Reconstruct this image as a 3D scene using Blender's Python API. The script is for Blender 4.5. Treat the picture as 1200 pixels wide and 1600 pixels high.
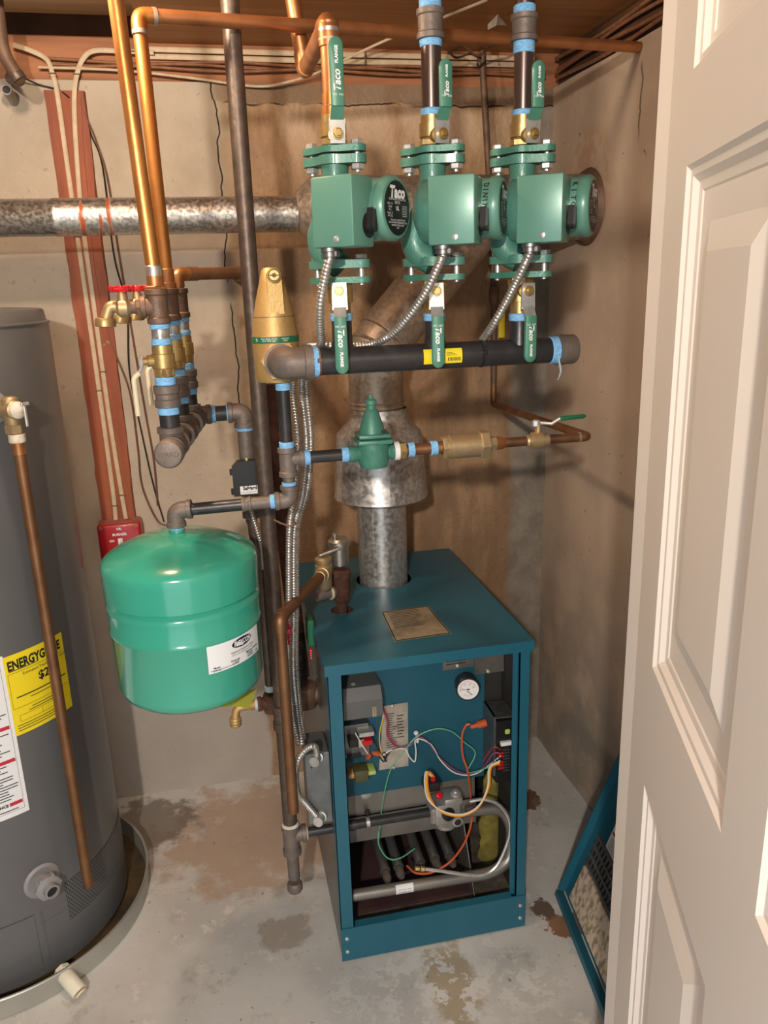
import bpy, bmesh, math, random
from mathutils import Vector, Matrix, noise
random.seed(7)
S = bpy.context.scene
for o in list(bpy.data.objects): bpy.data.objects.remove(o)
COL = S.collection
# ------------------------------------------------------------------ camera
F_PX, PITCH, ROLL, YAW, EYE = 1249.6, math.radians(16.07), math.radians(-1.8126), math.radians(11.638), 1.5
FW = Vector((math.sin(YAW)*math.cos(PITCH), math.cos(YAW)*math.cos(PITCH), -math.sin(PITCH)))
_r = Vector((math.cos(YAW), -math.sin(YAW), 0)); _u = _r.cross(FW)
RT = _r*math.cos(ROLL)+_u*math.sin(ROLL); UP = -_r*math.sin(ROLL)+_u*math.cos(ROLL)
cd = bpy.data.cameras.new('camera'); cam = bpy.data.objects.new('camera', cd); COL.objects.link(cam)
cam.matrix_world = Matrix(((RT.x, UP.x, -FW.x, 0), (RT.y, UP.y, -FW.y, 0), (RT.z, UP.z, -FW.z, EYE), (0, 0, 0, 1)))
cd.sensor_fit = 'VERTICAL'; cd.sensor_height = 36; cd.lens = F_PX*36/1600; cd.clip_start = .02
S.camera = cam
# ------------------------------------------------------------------ world, lamps, exposure
w = bpy.data.worlds.new('room_beyond'); S.world = w; w.use_nodes = True
w.node_tree.nodes['Background'].inputs[0].default_value = (.80, .90, 1.0, 1)
w.node_tree.nodes['Background'].inputs[1].default_value = 1.7
def lamp(name, loc, power, col, rad):
    l = bpy.data.lights.new(name, 'POINT'); l.energy = power; l.color = col; l.shadow_soft_size = rad
    o = bpy.data.objects.new(name, l); COL.objects.link(o); o.location = loc; return o
lamp('ceiling_lamp', (-.23, 1.33, 2.02), 20, (1, .80, .58), .03)
lamp('hallway_lamp', (-.42, -.95, 1.95), 170, (1, .87, .73), .04)
S.view_settings.view_transform = 'Standard'; S.view_settings.look = 'None'
S.view_settings.exposure = 0.12; S.view_settings.gamma = 1.0; S.view_settings.use_curve_mapping = False

# ------------------------------------------------------------------ measuring helpers: photo measurement -> room coordinates at a known depth
C0 = Vector((0, 0, EYE))
def ray(x, y): return FW+RT*((x-600)/F_PX)-UP*((y-800)/F_PX)
def P(x, y, Y): d = ray(x, y); return C0+d*(Y/d.y)
def PZ(x, y, Z=0.0): d = ray(x, y); return C0+d*((Z-EYE)/d.z)
def PX(x, y, X): d = ray(x, y); return C0+d*(X/d.x)
def V(*a): return Vector(a)

# ------------------------------------------------------------------ materials
MATS = {}
def mat(name, col, rough=.5, metal=0., col2=None, vs=25., vmix=(.35, .7), bump=0., bs=120., coat=0., spec=None, stretch=None, emit=0., detail=4.):
    m = bpy.data.materials.new(name); m.use_nodes = True; nt = m.node_tree; N = nt.nodes; L = nt.links
    b = N['Principled BSDF']
    b.inputs['Base Color'].default_value = (*col, 1); b.inputs['Roughness'].default_value = rough; b.inputs['Metallic'].default_value = metal
    b.inputs['Coat Weight'].default_value = coat; b.inputs['Coat Roughness'].default_value = .12
    if spec is not None: b.inputs['Specular IOR Level'].default_value = spec
    if emit: b.inputs['Emission Color'].default_value = (*col, 1); b.inputs['Emission Strength'].default_value = emit
    tc = N.new('ShaderNodeTexCoord'); mp = N.new('ShaderNodeMapping'); L.new(tc.outputs['Object'], mp.inputs[0])
    if stretch: mp.inputs['Scale'].default_value = stretch
    if col2 is not None:
        n = N.new('ShaderNodeTexNoise'); n.inputs['Scale'].default_value = vs; n.inputs['Detail'].default_value = detail
        L.new(mp.outputs[0], n.inputs['Vector'])
        mr = N.new('ShaderNodeMapRange'); mr.inputs[1].default_value = vmix[0]; mr.inputs[2].default_value = vmix[1]; L.new(n.outputs[0], mr.inputs[0])
        mx = N.new('ShaderNodeMix'); mx.data_type = 'RGBA'; mx.inputs[6].default_value = (*col, 1); mx.inputs[7].default_value = (*col2, 1)
        L.new(mr.outputs[0], mx.inputs[0]); L.new(mx.outputs[2], b.inputs['Base Color'])
    if bump:
        n2 = N.new('ShaderNodeTexNoise'); n2.inputs['Scale'].default_value = bs; n2.inputs['Detail'].default_value = 4; L.new(mp.outputs[0], n2.inputs['Vector'])
        bp = N.new('ShaderNodeBump'); bp.inputs['Strength'].default_value = bump; bp.inputs['Distance'].default_value = .003
        L.new(n2.outputs[0], bp.inputs['Height']); L.new(bp.outputs[0], b.inputs['Normal'])
    MATS[name] = m; return m
def graph(m):
    """tiny node-graph helper for the larger surfaces"""
    nt = m.node_tree; N = nt.nodes; L = nt.links
    def sock(n, i, v):
        if hasattr(v, 'is_output'): L.new(v, n.inputs[i])
        else: n.inputs[i].default_value = v
    def math_(op, a, b=0., c=None):
        n = N.new('ShaderNodeMath'); n.operation = op; sock(n, 0, a); sock(n, 1, b)
        if c is not None: sock(n, 2, c)
        return n.outputs[0]
    def ramp(v, lo, hi, a=0., b=1.):
        n = N.new('ShaderNodeMapRange'); sock(n, 0, v); sock(n, 1, lo); sock(n, 2, hi); sock(n, 3, a); sock(n, 4, b); n.interpolation_type = 'SMOOTHSTEP'; return n.outputs[0]
    def noise_(vec, sc, det=4., ro=.55):
        n = N.new('ShaderNodeTexNoise'); n.inputs['Scale'].default_value = sc; n.inputs['Detail'].default_value = det; n.inputs['Roughness'].default_value = ro
        if vec is not None: L.new(vec, n.inputs['Vector'])
        return n.outputs[0]
    def mix(f, a, b):
        n = N.new('ShaderNodeMix'); n.data_type = 'RGBA'
        sock(n, 0, f); sock(n, 6, a if hasattr(a, 'is_output') else (*a, 1)); sock(n, 7, b if hasattr(b, 'is_output') else (*b, 1)); return n.outputs[2]
    def mapping(vec, sc):
        n = N.new('ShaderNodeMapping'); n.inputs['Scale'].default_value = sc; L.new(vec, n.inputs[0]); return n.outputs[0]
    tc = N.new('ShaderNodeTexCoord'); pos = tc.outputs['Object']
    sp = N.new('ShaderNodeSeparateXYZ'); L.new(pos, sp.inputs[0])
    def bump(h, st, dist=.004):
        n = N.new('ShaderNodeBump'); n.inputs['Strength'].default_value = st; n.inputs['Distance'].default_value = dist; L.new(h, n.inputs['Height']); L.new(n.outputs[0], N['Principled BSDF'].inputs['Normal'])
    def base(c): L.new(c, N['Principled BSDF'].inputs['Base Color'])
    return dict(m=math_, ramp=ramp, noise=noise_, mix=mix, map=mapping, pos=pos, x=sp.outputs[0], y=sp.outputs[1], z=sp.outputs[2], bump=bump, base=base, N=N, L=L)

mat('copper', (.58, .26, .11), .42, .8, (.40, .17, .07), 18, (.4, .68), bump=.08)
mat('copper_bright', (.66, .30, .09), .4, .85, (.42, .165, .05), 22, (.4, .68), bump=.14, stretch=(1, 1, .35))
mat('copper_old', (.34, .17, .085), .5, .85, (.19, .10, .06), 22, (.4, .65), bump=.1)
mat('copper_dull', (.26, .135, .065), .5, .75, (.19, .09, .045), 22, (.4, .7), bump=.08)
mat('solder', (.55, .53, .5), .45, .8, (.4, .36, .32), 90)
mat('black_pipe', (.035, .034, .036), .36, .3, (.06, .055, .055), 40, (.45, .8), bump=.08)
mat('black_gloss', (.15, .115, .105), .3, .8)
mat('gas_iron', (.10, .075, .062), .45, .5, (.15, .11, .085), 60, (.4, .7), bump=.2)
mat('cast_fitting', (.15, .125, .11), .55, .35, (.21, .165, .14), 35, (.4, .7), bump=.25, bs=200)
mat('cast_brown', (.125, .075, .05), .6, .35, (.2, .12, .08), 30, (.4, .7), bump=.25, bs=200)
mat('rust', (.06, .024, .018), .8, .1, (.12, .045, .025), 45, (.4, .66), bump=.6, bs=160)
mat('oily_iron', (.02, .018, .018), .35, .3, (.08, .06, .05), 60, (.5, .7), bump=.5)
mat('brass', (.52, .38, .16), .4, .8, (.40, .27, .11), 30, (.4, .75), bump=.1)
mat('brass_cast', (.52, .35, .14), .5, .55, (.44, .28, .10), 22, (.35, .7), bump=.15, bs=260)
mat('brass_worn', (.46, .33, .17), .5, .7, (.38, .3, .2), 40, (.4, .7), bump=.15)
mat('steel', (.66, .66, .64), .36, .65, (.5, .5, .49), 80)
mat('steel_dark', (.30, .30, .30), .42, .9, (.2, .2, .2), 50)
mat('nickel', (.5, .47, .42), .38, .9, (.38, .35, .31), 40)
mat('tape', (.15, .42, .78), .6, 0, (.28, .58, .9), 160, (.4, .6), bump=.5, bs=300, stretch=(1, 1, 4))
mat('tape_pale', (.42, .55, .62), .6, 0, (.6, .66, .68), 160)
mat('white_tape', (.7, .66, .58), .65, 0, (.5, .42, .32), 60, bump=.4)
mat('pump_green', (.10, .26, .205), .36, .1, (.12, .285, .225), 8, bump=.03, bs=500, coat=.25)
mat('cast_green', (.065, .205, .16), .42, .1, (.085, .25, .195), 30, bump=.2, bs=260, coat=.15)
mat('valve_green', (.05, .19, .14), .42, .1, (.07, .235, .175), 40, bump=.2, bs=240)
mat('lever_green', (.06, .21, .145), .38, 0, (.08, .25, .18), 30, coat=.2)
mat('lever_dark_green', (.015, .13, .06), .4)
mat('tank_green', (.04, .34, .24), .17, 0, (.045, .36, .258), 4, coat=.5)
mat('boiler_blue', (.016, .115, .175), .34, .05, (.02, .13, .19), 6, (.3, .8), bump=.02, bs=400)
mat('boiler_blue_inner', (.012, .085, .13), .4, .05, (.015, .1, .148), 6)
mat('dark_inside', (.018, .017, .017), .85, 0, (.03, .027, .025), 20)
mat('heater_grey', (.115, .118, .122), .36, .1, (.13, .132, .136), 3, coat=.15)
mat('heater_plastic', (.26, .255, .26), .5, 0)
mat('pan_metal', (.52, .52, .48), .42, .55, (.42, .42, .38), 8, bump=.05)
mat('pan_wet', (.055, .045, .035), .25, .3, (.16, .10, .04), 12)
mat('pvc', (.78, .75, .62), .4)
mat('white_paint', (.8, .8, .78), .5)
mat('label_white', (.78, .80, .82), .45)
mat('label_blue', (.45, .58, .72), .45)
mat('label_yellow', (.85, .68, .02), .45)
mat('tag_yellow', (.75, .78, .12), .55)
mat('tag_lime', (.35, .55, .08), .5)
mat('ink', (.012, .012, .015), .6)
mat('ink_grey', (.2, .2, .2), .6)
mat('ink_white', (.82, .82, .82), .5)
mat('ink_green', (.45, .62, .52), .5)
mat('ink_red', (.5, .02, .05), .5)
mat('navy', (.01, .015, .05), .5)
mat('red_plastic', (.5, .01, .018), .3, 0)
mat('red_paint', (.33, .004, .008), .38, 0, (.42, .01, .012), 8, coat=.2)
mat('dusty_red', (.36, .16, .13), .7, 0, (.3, .05, .04), 60)
mat('black_plastic', (.012, .012, .013), .4)
mat('grey_cover', (.115, .118, .12), .42, .2, (.14, .14, .14), 8)
mat('grey_sheet', (.33, .32, .30), .45, .7, (.22, .20, .18), 9, (.35, .75), bump=.05)
mat('aluminium_plate', (.66, .61, .54), .32, .6, (.46, .41, .35), 22, (.4, .7))
mat('bronze_plate', (.42, .35, .24), .45, .3, (.3, .24, .16), 60, (.35, .75))
mat('orange_wire', (.55, .10, .03), .45)
mat('wire_green', (.12, .45, .27), .45)
mat('wire_white', (.72, .68, .62), .45)
mat('wire_yellow', (.8, .5, .06), .45)
mat('wire_orange', (.75, .2, .02), .45)
mat('wire_red', (.35, .02, .03), .45)
mat('wire_brown', (.1, .035, .02), .5)
mat('wire_black', (.015, .014, .014), .45)
mat('wire_purple', (.22, .06, .16), .5)
mat('olive', (.085, .075, .028), .5)
mat('tan', (.5, .28, .13), .55)
mat('lime', (.42, .55, .14), .5)
mat('cable_white', (.60, .48, .34), .6, 0, (.5, .38, .25), 50)
mat('cable_brown', (.26, .11, .05), .6, 0, (.18, .07, .03), 60)
mat('thermostat_wire', (.12, .06, .04), .5, 0, (.2, .09, .06), 40)
mat('armour', (.60, .58, .55), .34, .75, (.42, .40, .38), 120)
mat('armour_dark', (.28, .26, .24), .4, .9, (.4, .36, .32), 120)
mat('burner_steel', (.17, .168, .168), .45, .7, (.24, .23, .22), 30)
mat('box_steel', (.22, .24, .25), .45, .6, (.15, .165, .17), 25, bump=.05)
mat('maroon_iron', (.05, .022, .026), .7, .1, (.075, .035, .035), 14)
mat('valve_alu', (.50, .49, .47), .4, .7, (.38, .37, .35), 30, bump=.15)
mat('dirt', (.06, .048, .038), .9, 0, (.12, .10, .085), 40, bump=.8, bs=90)
mat('fibreglass', (.26, .22, .04), .9, 0, (.13, .10, .02), 30, (.35, .7), bump=1., bs=60)
mat('speckled_board', (.62, .53, .42), .8, 0, (.30, .23, .14), 85, (.45, .62), bump=.4, bs=60, stretch=(1, 1, .6))
mat('door_paint', (.70, .655, .61), .42, 0, (.68, .635, .59), 2.5, bump=.03, bs=60)
mat('glass_dial', (.8, .8, .8), .3)
mat('lever_cream', (.66, .58, .40), .5)
mat('ceramic_led', (.9, .02, .02), .4, emit=1.5)

def galv(name, c1, c2, sc, rough=.36):
    m = mat(name, c1, rough, .75); g = graph(m)
    n1 = g['noise'](g['pos'], sc, 3, .5); n = g['noise'](g['pos'], 7, 5); f = g['m']('MULTIPLY_ADD', g['ramp'](n1, .36, .64), .75, g['ramp'](n, .3, .7, -.1, .3))
    g['base'](g['mix'](f, c1, c2)); g['L'].new(g['ramp'](n1, .35, .65, rough-.07, rough+.08), g['N']['Principled BSDF'].inputs['Roughness'])
    return m, g, f
galv('galvanised', (.36, .35, .335), (.60, .59, .57), 95)
galv('galvanised_dull', (.31, .26, .215), (.46, .38, .31), 95, .48)
mv, g, f = galv('galvanised_vent', (.38, .37, .355), (.68, .67, .64), 130, .36)
# the red-brown paint that ran over the vent from the board behind it
pm = g['m']('MULTIPLY', g['ramp'](g['noise'](g['map'](g['pos'], (40, 1, 7)), 1.0, 3), .44, .5), g['m']('MULTIPLY', g['ramp'](g['x'], P(122, 335, 2.0).x+.4, P(128, 335, 2.0).x+.4), g['ramp'](g['x'], P(172, 335, 2.0).x+.4, P(178, 335, 2.0).x+.4, 1, 0)))
g['base'](g['mix'](pm, g['mix'](f, (.36, .35, .33), (.66, .65, .62)), (.33, .08, .025)))
g['L'].new(g['ramp'](pm, 0, 1, .9, 0), g['N']['Principled BSDF'].inputs['Metallic'])

# ------------------------------------------------------------------ mesh helpers
def frame(ax):
    ax = Vector(ax).normalized(); t = Vector((0, 0, 1)) if abs(ax.z) < .9 else Vector((1, 0, 0))
    u = t.cross(ax).normalized(); return ax, u, ax.cross(u)
class MB:
    def __init__(s): s.v = []; s.f = []
    def add(s, vs, fs):
        k = len(s.v); s.v += [Vector(v) for v in vs]; s.f += [tuple(i+k for i in f) for f in fs]; return s
    def box(s, c, sz, ux=(1, 0, 0), uy=(0, 1, 0), uz=None, bev=0., seg=1):
        ux = Vector(ux).normalized(); uy = Vector(uy).normalized(); uz = Vector(uz).normalized() if uz is not None else ux.cross(uy)
        c = Vector(c); bm = bmesh.new(); bmesh.ops.create_cube(bm, size=1)
        for v in bm.verts: v.co = Vector((v.co.x*sz[0], v.co.y*sz[1], v.co.z*sz[2]))
        if bev: bmesh.ops.bevel(bm, geom=list(bm.edges), offset=min(bev, min(sz)*.49), segments=seg, affect='EDGES', profile=.5)
        bm.verts.index_update()
        s.add([c+ux*v.co.x+uy*v.co.y+uz*v.co.z for v in bm.verts], [[v.index for v in f.verts] for f in bm.faces]); bm.free(); return s
    def span(s, a, b, bev=0., seg=1):
        a = Vector(a); b = Vector(b); return s.box((a+b)/2, [abs(b[i]-a[i]) for i in range(3)], bev=bev, seg=seg)
    def lathe(s, o, ax, prof, n=20, cap=True, phase=0.):
        o = Vector(o); ax, u, v = frame(ax); vs = []; fs = []
        for t, r in prof:
            for k in range(n):
                a = 2*math.pi*k/n+phase; vs.append(o+ax*t+(u*math.cos(a)+v*math.sin(a))*r)
        for i in range(len(prof)-1):
            for k in range(n): fs.append((i*n+k, i*n+(k+1) % n, (i+1)*n+(k+1) % n, (i+1)*n+k))
        if cap:
            fs.append(tuple(reversed(range(n)))); m = (len(prof)-1)*n; fs.append(tuple(m+k for k in range(n)))
        return s.add(vs, fs)
    def cyl(s, a, b, r, n=16, ch=0.):
        a = Vector(a); b = Vector(b); L = (b-a).length
        pr = [(0, r), (L, r)] if not ch else [(0, r-ch), (ch, r), (L-ch, r), (L, r-ch)]
        return s.lathe(a, b-a, pr, n)
    def hex(s, a, b, r, ch=.0015): return s.cyl(a, b, r, 6, ch)
    def tube(s, pts, r, n=12, cap=True, flat=1.):
        pts = [Vector(p) for p in pts]; m = len(pts); rs = r if isinstance(r, (list, tuple)) else [r]*m
        t0 = (pts[1]-pts[0]).normalized(); _, u, v = frame(t0); vs = []; fs = []
        for i in range(m):
            if i == 0: t = t0
            elif i == m-1: t = (pts[i]-pts[i-1]).normalized()
            else: t = ((pts[i]-pts[i-1]).normalized()+(pts[i+1]-pts[i]).normalized())
            if t.length < 1e-6: t = pts[i]-pts[i-1]
            t = t.normalized(); u = (u-t*u.dot(t)).normalized(); v = t.cross(u)
            for k in range(n):
                a = 2*math.pi*k/n; vs.append(pts[i]+(u*math.cos(a)+v*math.sin(a)*flat)*rs[i])
        for i in range(m-1):
            for k in range(n): fs.append((i*n+k, i*n+(k+1) % n, (i+1)*n+(k+1) % n, (i+1)*n+k))
        if cap: fs.append(tuple(reversed(range(n)))); fs.append(tuple((m-1)*n+k for k in range(n)))
        return s.add(vs, fs)
    def prism(s, pts, o, ux, uy, th):
        """polygon pts in the (ux,uy) plane at o, thickened by th along ux x uy"""
        o = Vector(o); ux = Vector(ux).normalized(); uy = Vector(uy).normalized(); un = ux.cross(uy); n = len(pts)
        a = [o+ux*p[0]+uy*p[1] for p in pts]; b = [q+un*th for q in a]
        return s.add(a+b, [tuple(reversed(range(n))), tuple(range(n, 2*n))]+[(k, (k+1) % n, n+(k+1) % n, n+k) for k in range(n)])
    def sphere(s, c, r, n=12, sc=(1, 1, 1)):
        c = Vector(c); m = n//2
        vs = [c+Vector((r*sc[0]*math.sin(math.pi*i/m)*math.cos(2*math.pi*k/n), r*sc[1]*math.sin(math.pi*i/m)*math.sin(2*math.pi*k/n), r*sc[2]*math.cos(math.pi*i/m))) for i in range(1, m) for k in range(n)]
        fs = [((i*n+k), ((i+1)*n+k), ((i+1)*n+(k+1) % n), (i*n+(k+1) % n)) for i in range(m-2) for k in range(n)]
        t = len(vs); vs += [c+Vector((0, 0, r*sc[2])), c-Vector((0, 0, r*sc[2]))]
        fs += [(t, k, (k+1) % n) for k in range(n)]+[(t+1, (m-2)*n+(k+1) % n, (m-2)*n+k) for k in range(n)]
        return s.add(vs, fs)
    def quad(s, a, b, c, d): return s.add([a, b, c, d], [(0, 1, 2, 3)])
ORG = {}
def link_mesh(name, mb, m, parent=None, smooth=True, at=None, ang=35):
    me = bpy.data.meshes.new(name)
    if parent is not None: org = ORG[parent]
    elif at is not None: org = Vector(at)
    else:
        n = len(mb.v); org = Vector((sum(v.x for v in mb.v)/n, sum(v.y for v in mb.v)/n, min(v.z for v in mb.v)))
    me.from_pydata([tuple(v-org) for v in mb.v], [], mb.f); me.update()
    bm = bmesh.new(); bm.from_mesh(me); bmesh.ops.recalc_face_normals(bm, faces=bm.faces); bm.to_mesh(me); bm.free()
    if smooth:
        me.polygons.foreach_set('use_smooth', [True]*len(me.polygons)); me.set_sharp_from_angle(angle=math.radians(ang))
    me.materials.append(MATS[m] if isinstance(m, str) else m)
    o = bpy.data.objects.new(name, me); COL.objects.link(o); ORG[o] = org
    if parent is not None: o.parent = parent
    else: o.location = org
    return o
def tag(o, label, cat, group=None):
    o['label'] = label; o['category'] = cat
    if group: o['group'] = group
    return o
def thing(name, label, cat, loc, group=None):
    o = bpy.data.objects.new(name, None); COL.objects.link(o); o.location = loc; o.empty_display_size = .05; ORG[o] = Vector(loc); return tag(o, label, cat, group)
def structure(name, mb, m, parent=None, smooth=False):
    o = link_mesh(name, mb, m, parent, smooth, at=(0, 0, 0)); 
    if parent is None: o['kind'] = 'structure'
    return o
def arc_path(pts, rad, n=6):
    """polyline with rounded corners"""
    pts = [Vector(p) for p in pts]; out = [pts[0]]
    for i in range(1, len(pts)-1):
        a, b, c = pts[i-1], pts[i], pts[i+1]; d1 = (a-b).normalized(); d2 = (c-b).normalized()
        k = min(rad, (a-b).length*.49, (c-b).length*.49)
        p0 = b+d1*k; p2 = b+d2*k
        for j in range(n+1):
            t = j/n; out.append(p0*(1-t)**2+b*2*t*(1-t)+p2*t*t)
    out.append(pts[-1]); return out
def spline(pts, n=8):
    pts = [Vector(p) for p in pts]; q = [pts[0]*2-pts[1]]+pts+[pts[-1]*2-pts[-2]]; out = []
    for i in range(1, len(q)-2):
        for j in range(n):
            t = j/n; out.append(.5*((2*q[i])+(q[i+1]-q[i-1])*t+(2*q[i-1]-5*q[i]+4*q[i+1]-q[i+2])*t*t+(3*q[i]-q[i-1]-3*q[i+1]+q[i+2])*t**3))
    out.append(pts[-1]); return out
def text(body, size, o, ux, uy, m, parent, name='lettering', align='CENTER', wrap=None, bold=0., shear=0., sx=1., spacing=1., fit=None):
    cu = bpy.data.curves.new(name, 'FONT'); cu.body = body; cu.size = size; cu.align_x = align; cu.align_y = 'CENTER'; cu.resolution_u = 2; cu.offset = bold; cu.shear = shear; cu.space_character = spacing
    t = bpy.data.objects.new(name, cu); COL.objects.link(t); bpy.context.view_layer.update()
    me = bpy.data.meshes.new_from_object(t.evaluated_get(bpy.context.evaluated_depsgraph_get())); bpy.data.objects.remove(t); bpy.data.curves.remove(cu)
    ux = Vector(ux).normalized(); uy = Vector(uy).normalized(); org = ORG[parent]
    if fit: sx = fit/max(1e-6, max(v.co.x for v in me.vertices)-min(v.co.x for v in me.vertices))
    for v in me.vertices:
        v.co = (wrap(v.co.x*sx, v.co.y) if wrap else Vector(o)+ux*v.co.x*sx+uy*v.co.y)-org
    me.materials.clear(); me.materials.append(MATS[m]); me.name = name
    ob = bpy.data.objects.new(name, me); COL.objects.link(ob); ob.parent = parent; ORG[ob] = org; return ob
# pipe parts
def pipe(name, a, b, r, m, parent, n=16): return link_mesh(name, MB().cyl(a, b, r, n), m, parent)
def bent(name, pts, r, m, parent, rad=.03, n=14): return link_mesh(name, MB().tube(arc_path(pts, rad), r, n), m, parent)
def tape(a, b, r, parent, m='tape'):
    a = Vector(a); b = Vector(b); L = (b-a).length; k = 5
    return link_mesh('thread_tape', MB().lathe(a, b-a, [(0, r*.96)]+[(L*(i+.5)/k, r*(1+.05*random.random())) for i in range(k)]+[(L, r*.96)], 14), m, parent)
def coupling(name, a, b, r, m, parent, n=18, band=.22):
    a = Vector(a); b = Vector(b); L = (b-a).length; h = L*band
    return link_mesh(name, MB().lathe(a, b-a, [(0, r*.92), (.001, r*1.12), (h, r*1.12), (h+.002, r), (L-h-.002, r), (L-h, r*1.12), (L-.001, r*1.12), (L, r*.92)], n), m, parent)
def elbow(name, c, d1, d2, leg, r, m, parent, n=16, band=True):
    c = Vector(c); d1 = Vector(d1).normalized(); d2 = Vector(d2).normalized()
    mb = MB().tube(arc_path([c+d1*leg, c, c+d2*leg], leg*.9, 8), r, n)
    if band:
        for d in (d1, d2): mb.lathe(c+d*leg*.72, d, [(0, r), (.001, r*1.13), (leg*.3, r*1.13), (leg*.3+.001, r*.95)], n)
    return link_mesh(name, mb, m, parent)
def tee(name, a, b, c, r, m, parent, d=None, leg=.03, n=16):
    a = Vector(a); b = Vector(b); L = (b-a).length; h = L*.16
    mb = MB().lathe(a, b-a, [(0, r*.95), (.001, r*1.14), (h, r*1.14), (h+.002, r), (L-h-.002, r), (L-h, r*1.14), (L-.001, r*1.14), (L, r*.95)], n)
    if d is not None:
        c = Vector(c); d = Vector(d).normalized(); mb.lathe(c, d, [(0, r*.9), (leg*.7, r*.9), (leg*.72, r*1.08), (leg, r*1.08), (leg+.001, r*.9)], n)
    return link_mesh(name, mb, m, parent)
UX, UY, UZ = V(1, 0, 0), V(0, 1, 0), V(0, 0, 1)
TO = V(0, -1, 0)   # towards the doorway

# ================================================================== SETTING
WY, WX, WT, CZ = 2.25, .97, 1.99, 2.075
def uneven(x, y, z, amp): return amp*(noise.noise(V(x*5, y*5, z*5))+.5*noise.noise(V(x*17, y*17, z*17)))
# back wall: a parged foundation wall, slightly uneven
mb = MB(); nx, nz = 90, 66; x0, x1 = -1.6, WX+.02
vs = []
for j in range(nz+1):
    for i in range(nx+1):
        x = x0+(x1-x0)*i/nx; z = -.02+(WT+.02)*j/nz
        thick = .004 if (x > .075 and z < 1.945) else 0
        vs.append((x, WY+uneven(x, 3, z, .0035)-thick, z))
mb.add(vs, [(j*(nx+1)+i, j*(nx+1)+i+1, (j+1)*(nx+1)+i+1, (j+1)*(nx+1)+i) for j in range(nz) for i in range(nx)])
k = len(mb.v); mb.add([(x0, WY+.15, -.02), (x1, WY+.15, -.02), (x1, WY+.15, WT), (x0, WY+.15, WT)], [(0, 3, 2, 1)])
m = mat('wall_parging', (.4, .33, .27), .85); g = graph(m); R, NZ, MX, X, Z = g['ramp'], g['noise'], g['mix'], g['x'], g['z']
wob = NZ(g['map'](g['pos'], (1, 1, 5)), 1.2, 4); wig = g['m']('MULTIPLY_ADD', wob, .05, -.025)
xw = g['m']('ADD', X, wig)
left = MX(R(NZ(g['pos'], 7, 6), .35, .7), (.48, .405, .32), (.40, .335, .262))
left = MX(R(NZ(g['pos'], 60, 3), .62, .72), left, (.38, .30, .235))
low = R(Z, .25, 1.0, 1, 0); left = MX(g['m']('MULTIPLY', low, .75), left, MX(NZ(g['pos'], 9, 5), (.36, .33, .295), (.43, .395, .355)))  # greyer towards the floor: the cool shade down there is put into the colour
streak = NZ(g['map'](g['pos'], (7, 7, 1.6)), 1, 8, .68); right = MX(R(streak, .35, .65), (.43, .27, .15), (.25, .155, .088))
right = MX(R(NZ(g['pos'], 70, 5, .7), .55, .72, 0, .75), right, (.19, .12, .075))
eff = g['m']('MULTIPLY', R(Z, 1.72, 1.93), R(NZ(g['map'](g['pos'], (6, 6, 2.5)), 1, 6), .47, .6)); right = MX(g['m']('MULTIPLY', eff, .85), right, (.58, .43, .30))
grey = MX(R(NZ(g['pos'], 12, 6), .35, .65), (.30, .26, .21), (.21, .18, .145))
right = MX(R(xw, .845, .875), right, grey)
col = MX(R(xw, .065, .085), left, right)
edge = g['m']('MULTIPLY', R(xw, .06, .075), R(xw, .085, .105, 1, 0)); col = MX(g['m']('MULTIPLY', edge, R(Z, .7, 1.3, 0, .55)), col, (.33, .26, .18))
xc = g['m']('SUBTRACT', xw, g['m']('MULTIPLY_ADD', NZ(g['map'](g['pos'], (3, 3, 26)), 1, 4), .014, .055))
crack = g['m']('MULTIPLY', R(g['m']('ABSOLUTE', xc), .0006, .0022, 1, 0), g['m']('MULTIPLY', R(Z, .74, .8), R(NZ(g['map'](g['pos'], (1, 1, 4)), 1.3, 2), .36, .42)))
col = MX(crack, col, (.03, .022, .016))
zc = g['m']('ADD', g['m']('MULTIPLY_ADD', NZ(g['map'](g['pos'], (14, 1, 1)), 1, 5), .03, -1.958), Z)
top = g['m']('MULTIPLY', R(zc, 0, .006), R(X, .04, .1)); col = MX(g['m']('MULTIPLY', top, .8), col, (.19, .125, .08))
hc = g['m']('MULTIPLY', R(g['m']('ABSOLUTE', zc), .0006, .0026, 1, 0), g['m']('MULTIPLY', R(X, .08, .1), R(NZ(g['map'](g['pos'], (5, 1, 1)), 1, 3), .4, .5))); col = MX(hc, col, (.05, .03, .02))
g['base'](col); g['bump'](g['m']('ADD', g['m']('MULTIPLY', NZ(g['pos'], 55, 6), R(X, .06, .09, .45, 1.3)), g['m']('MULTIPLY', g['m']('ADD', crack, hc), -2.)), .8, .005)
structure('wall_back', mb, m, smooth=True)
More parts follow.
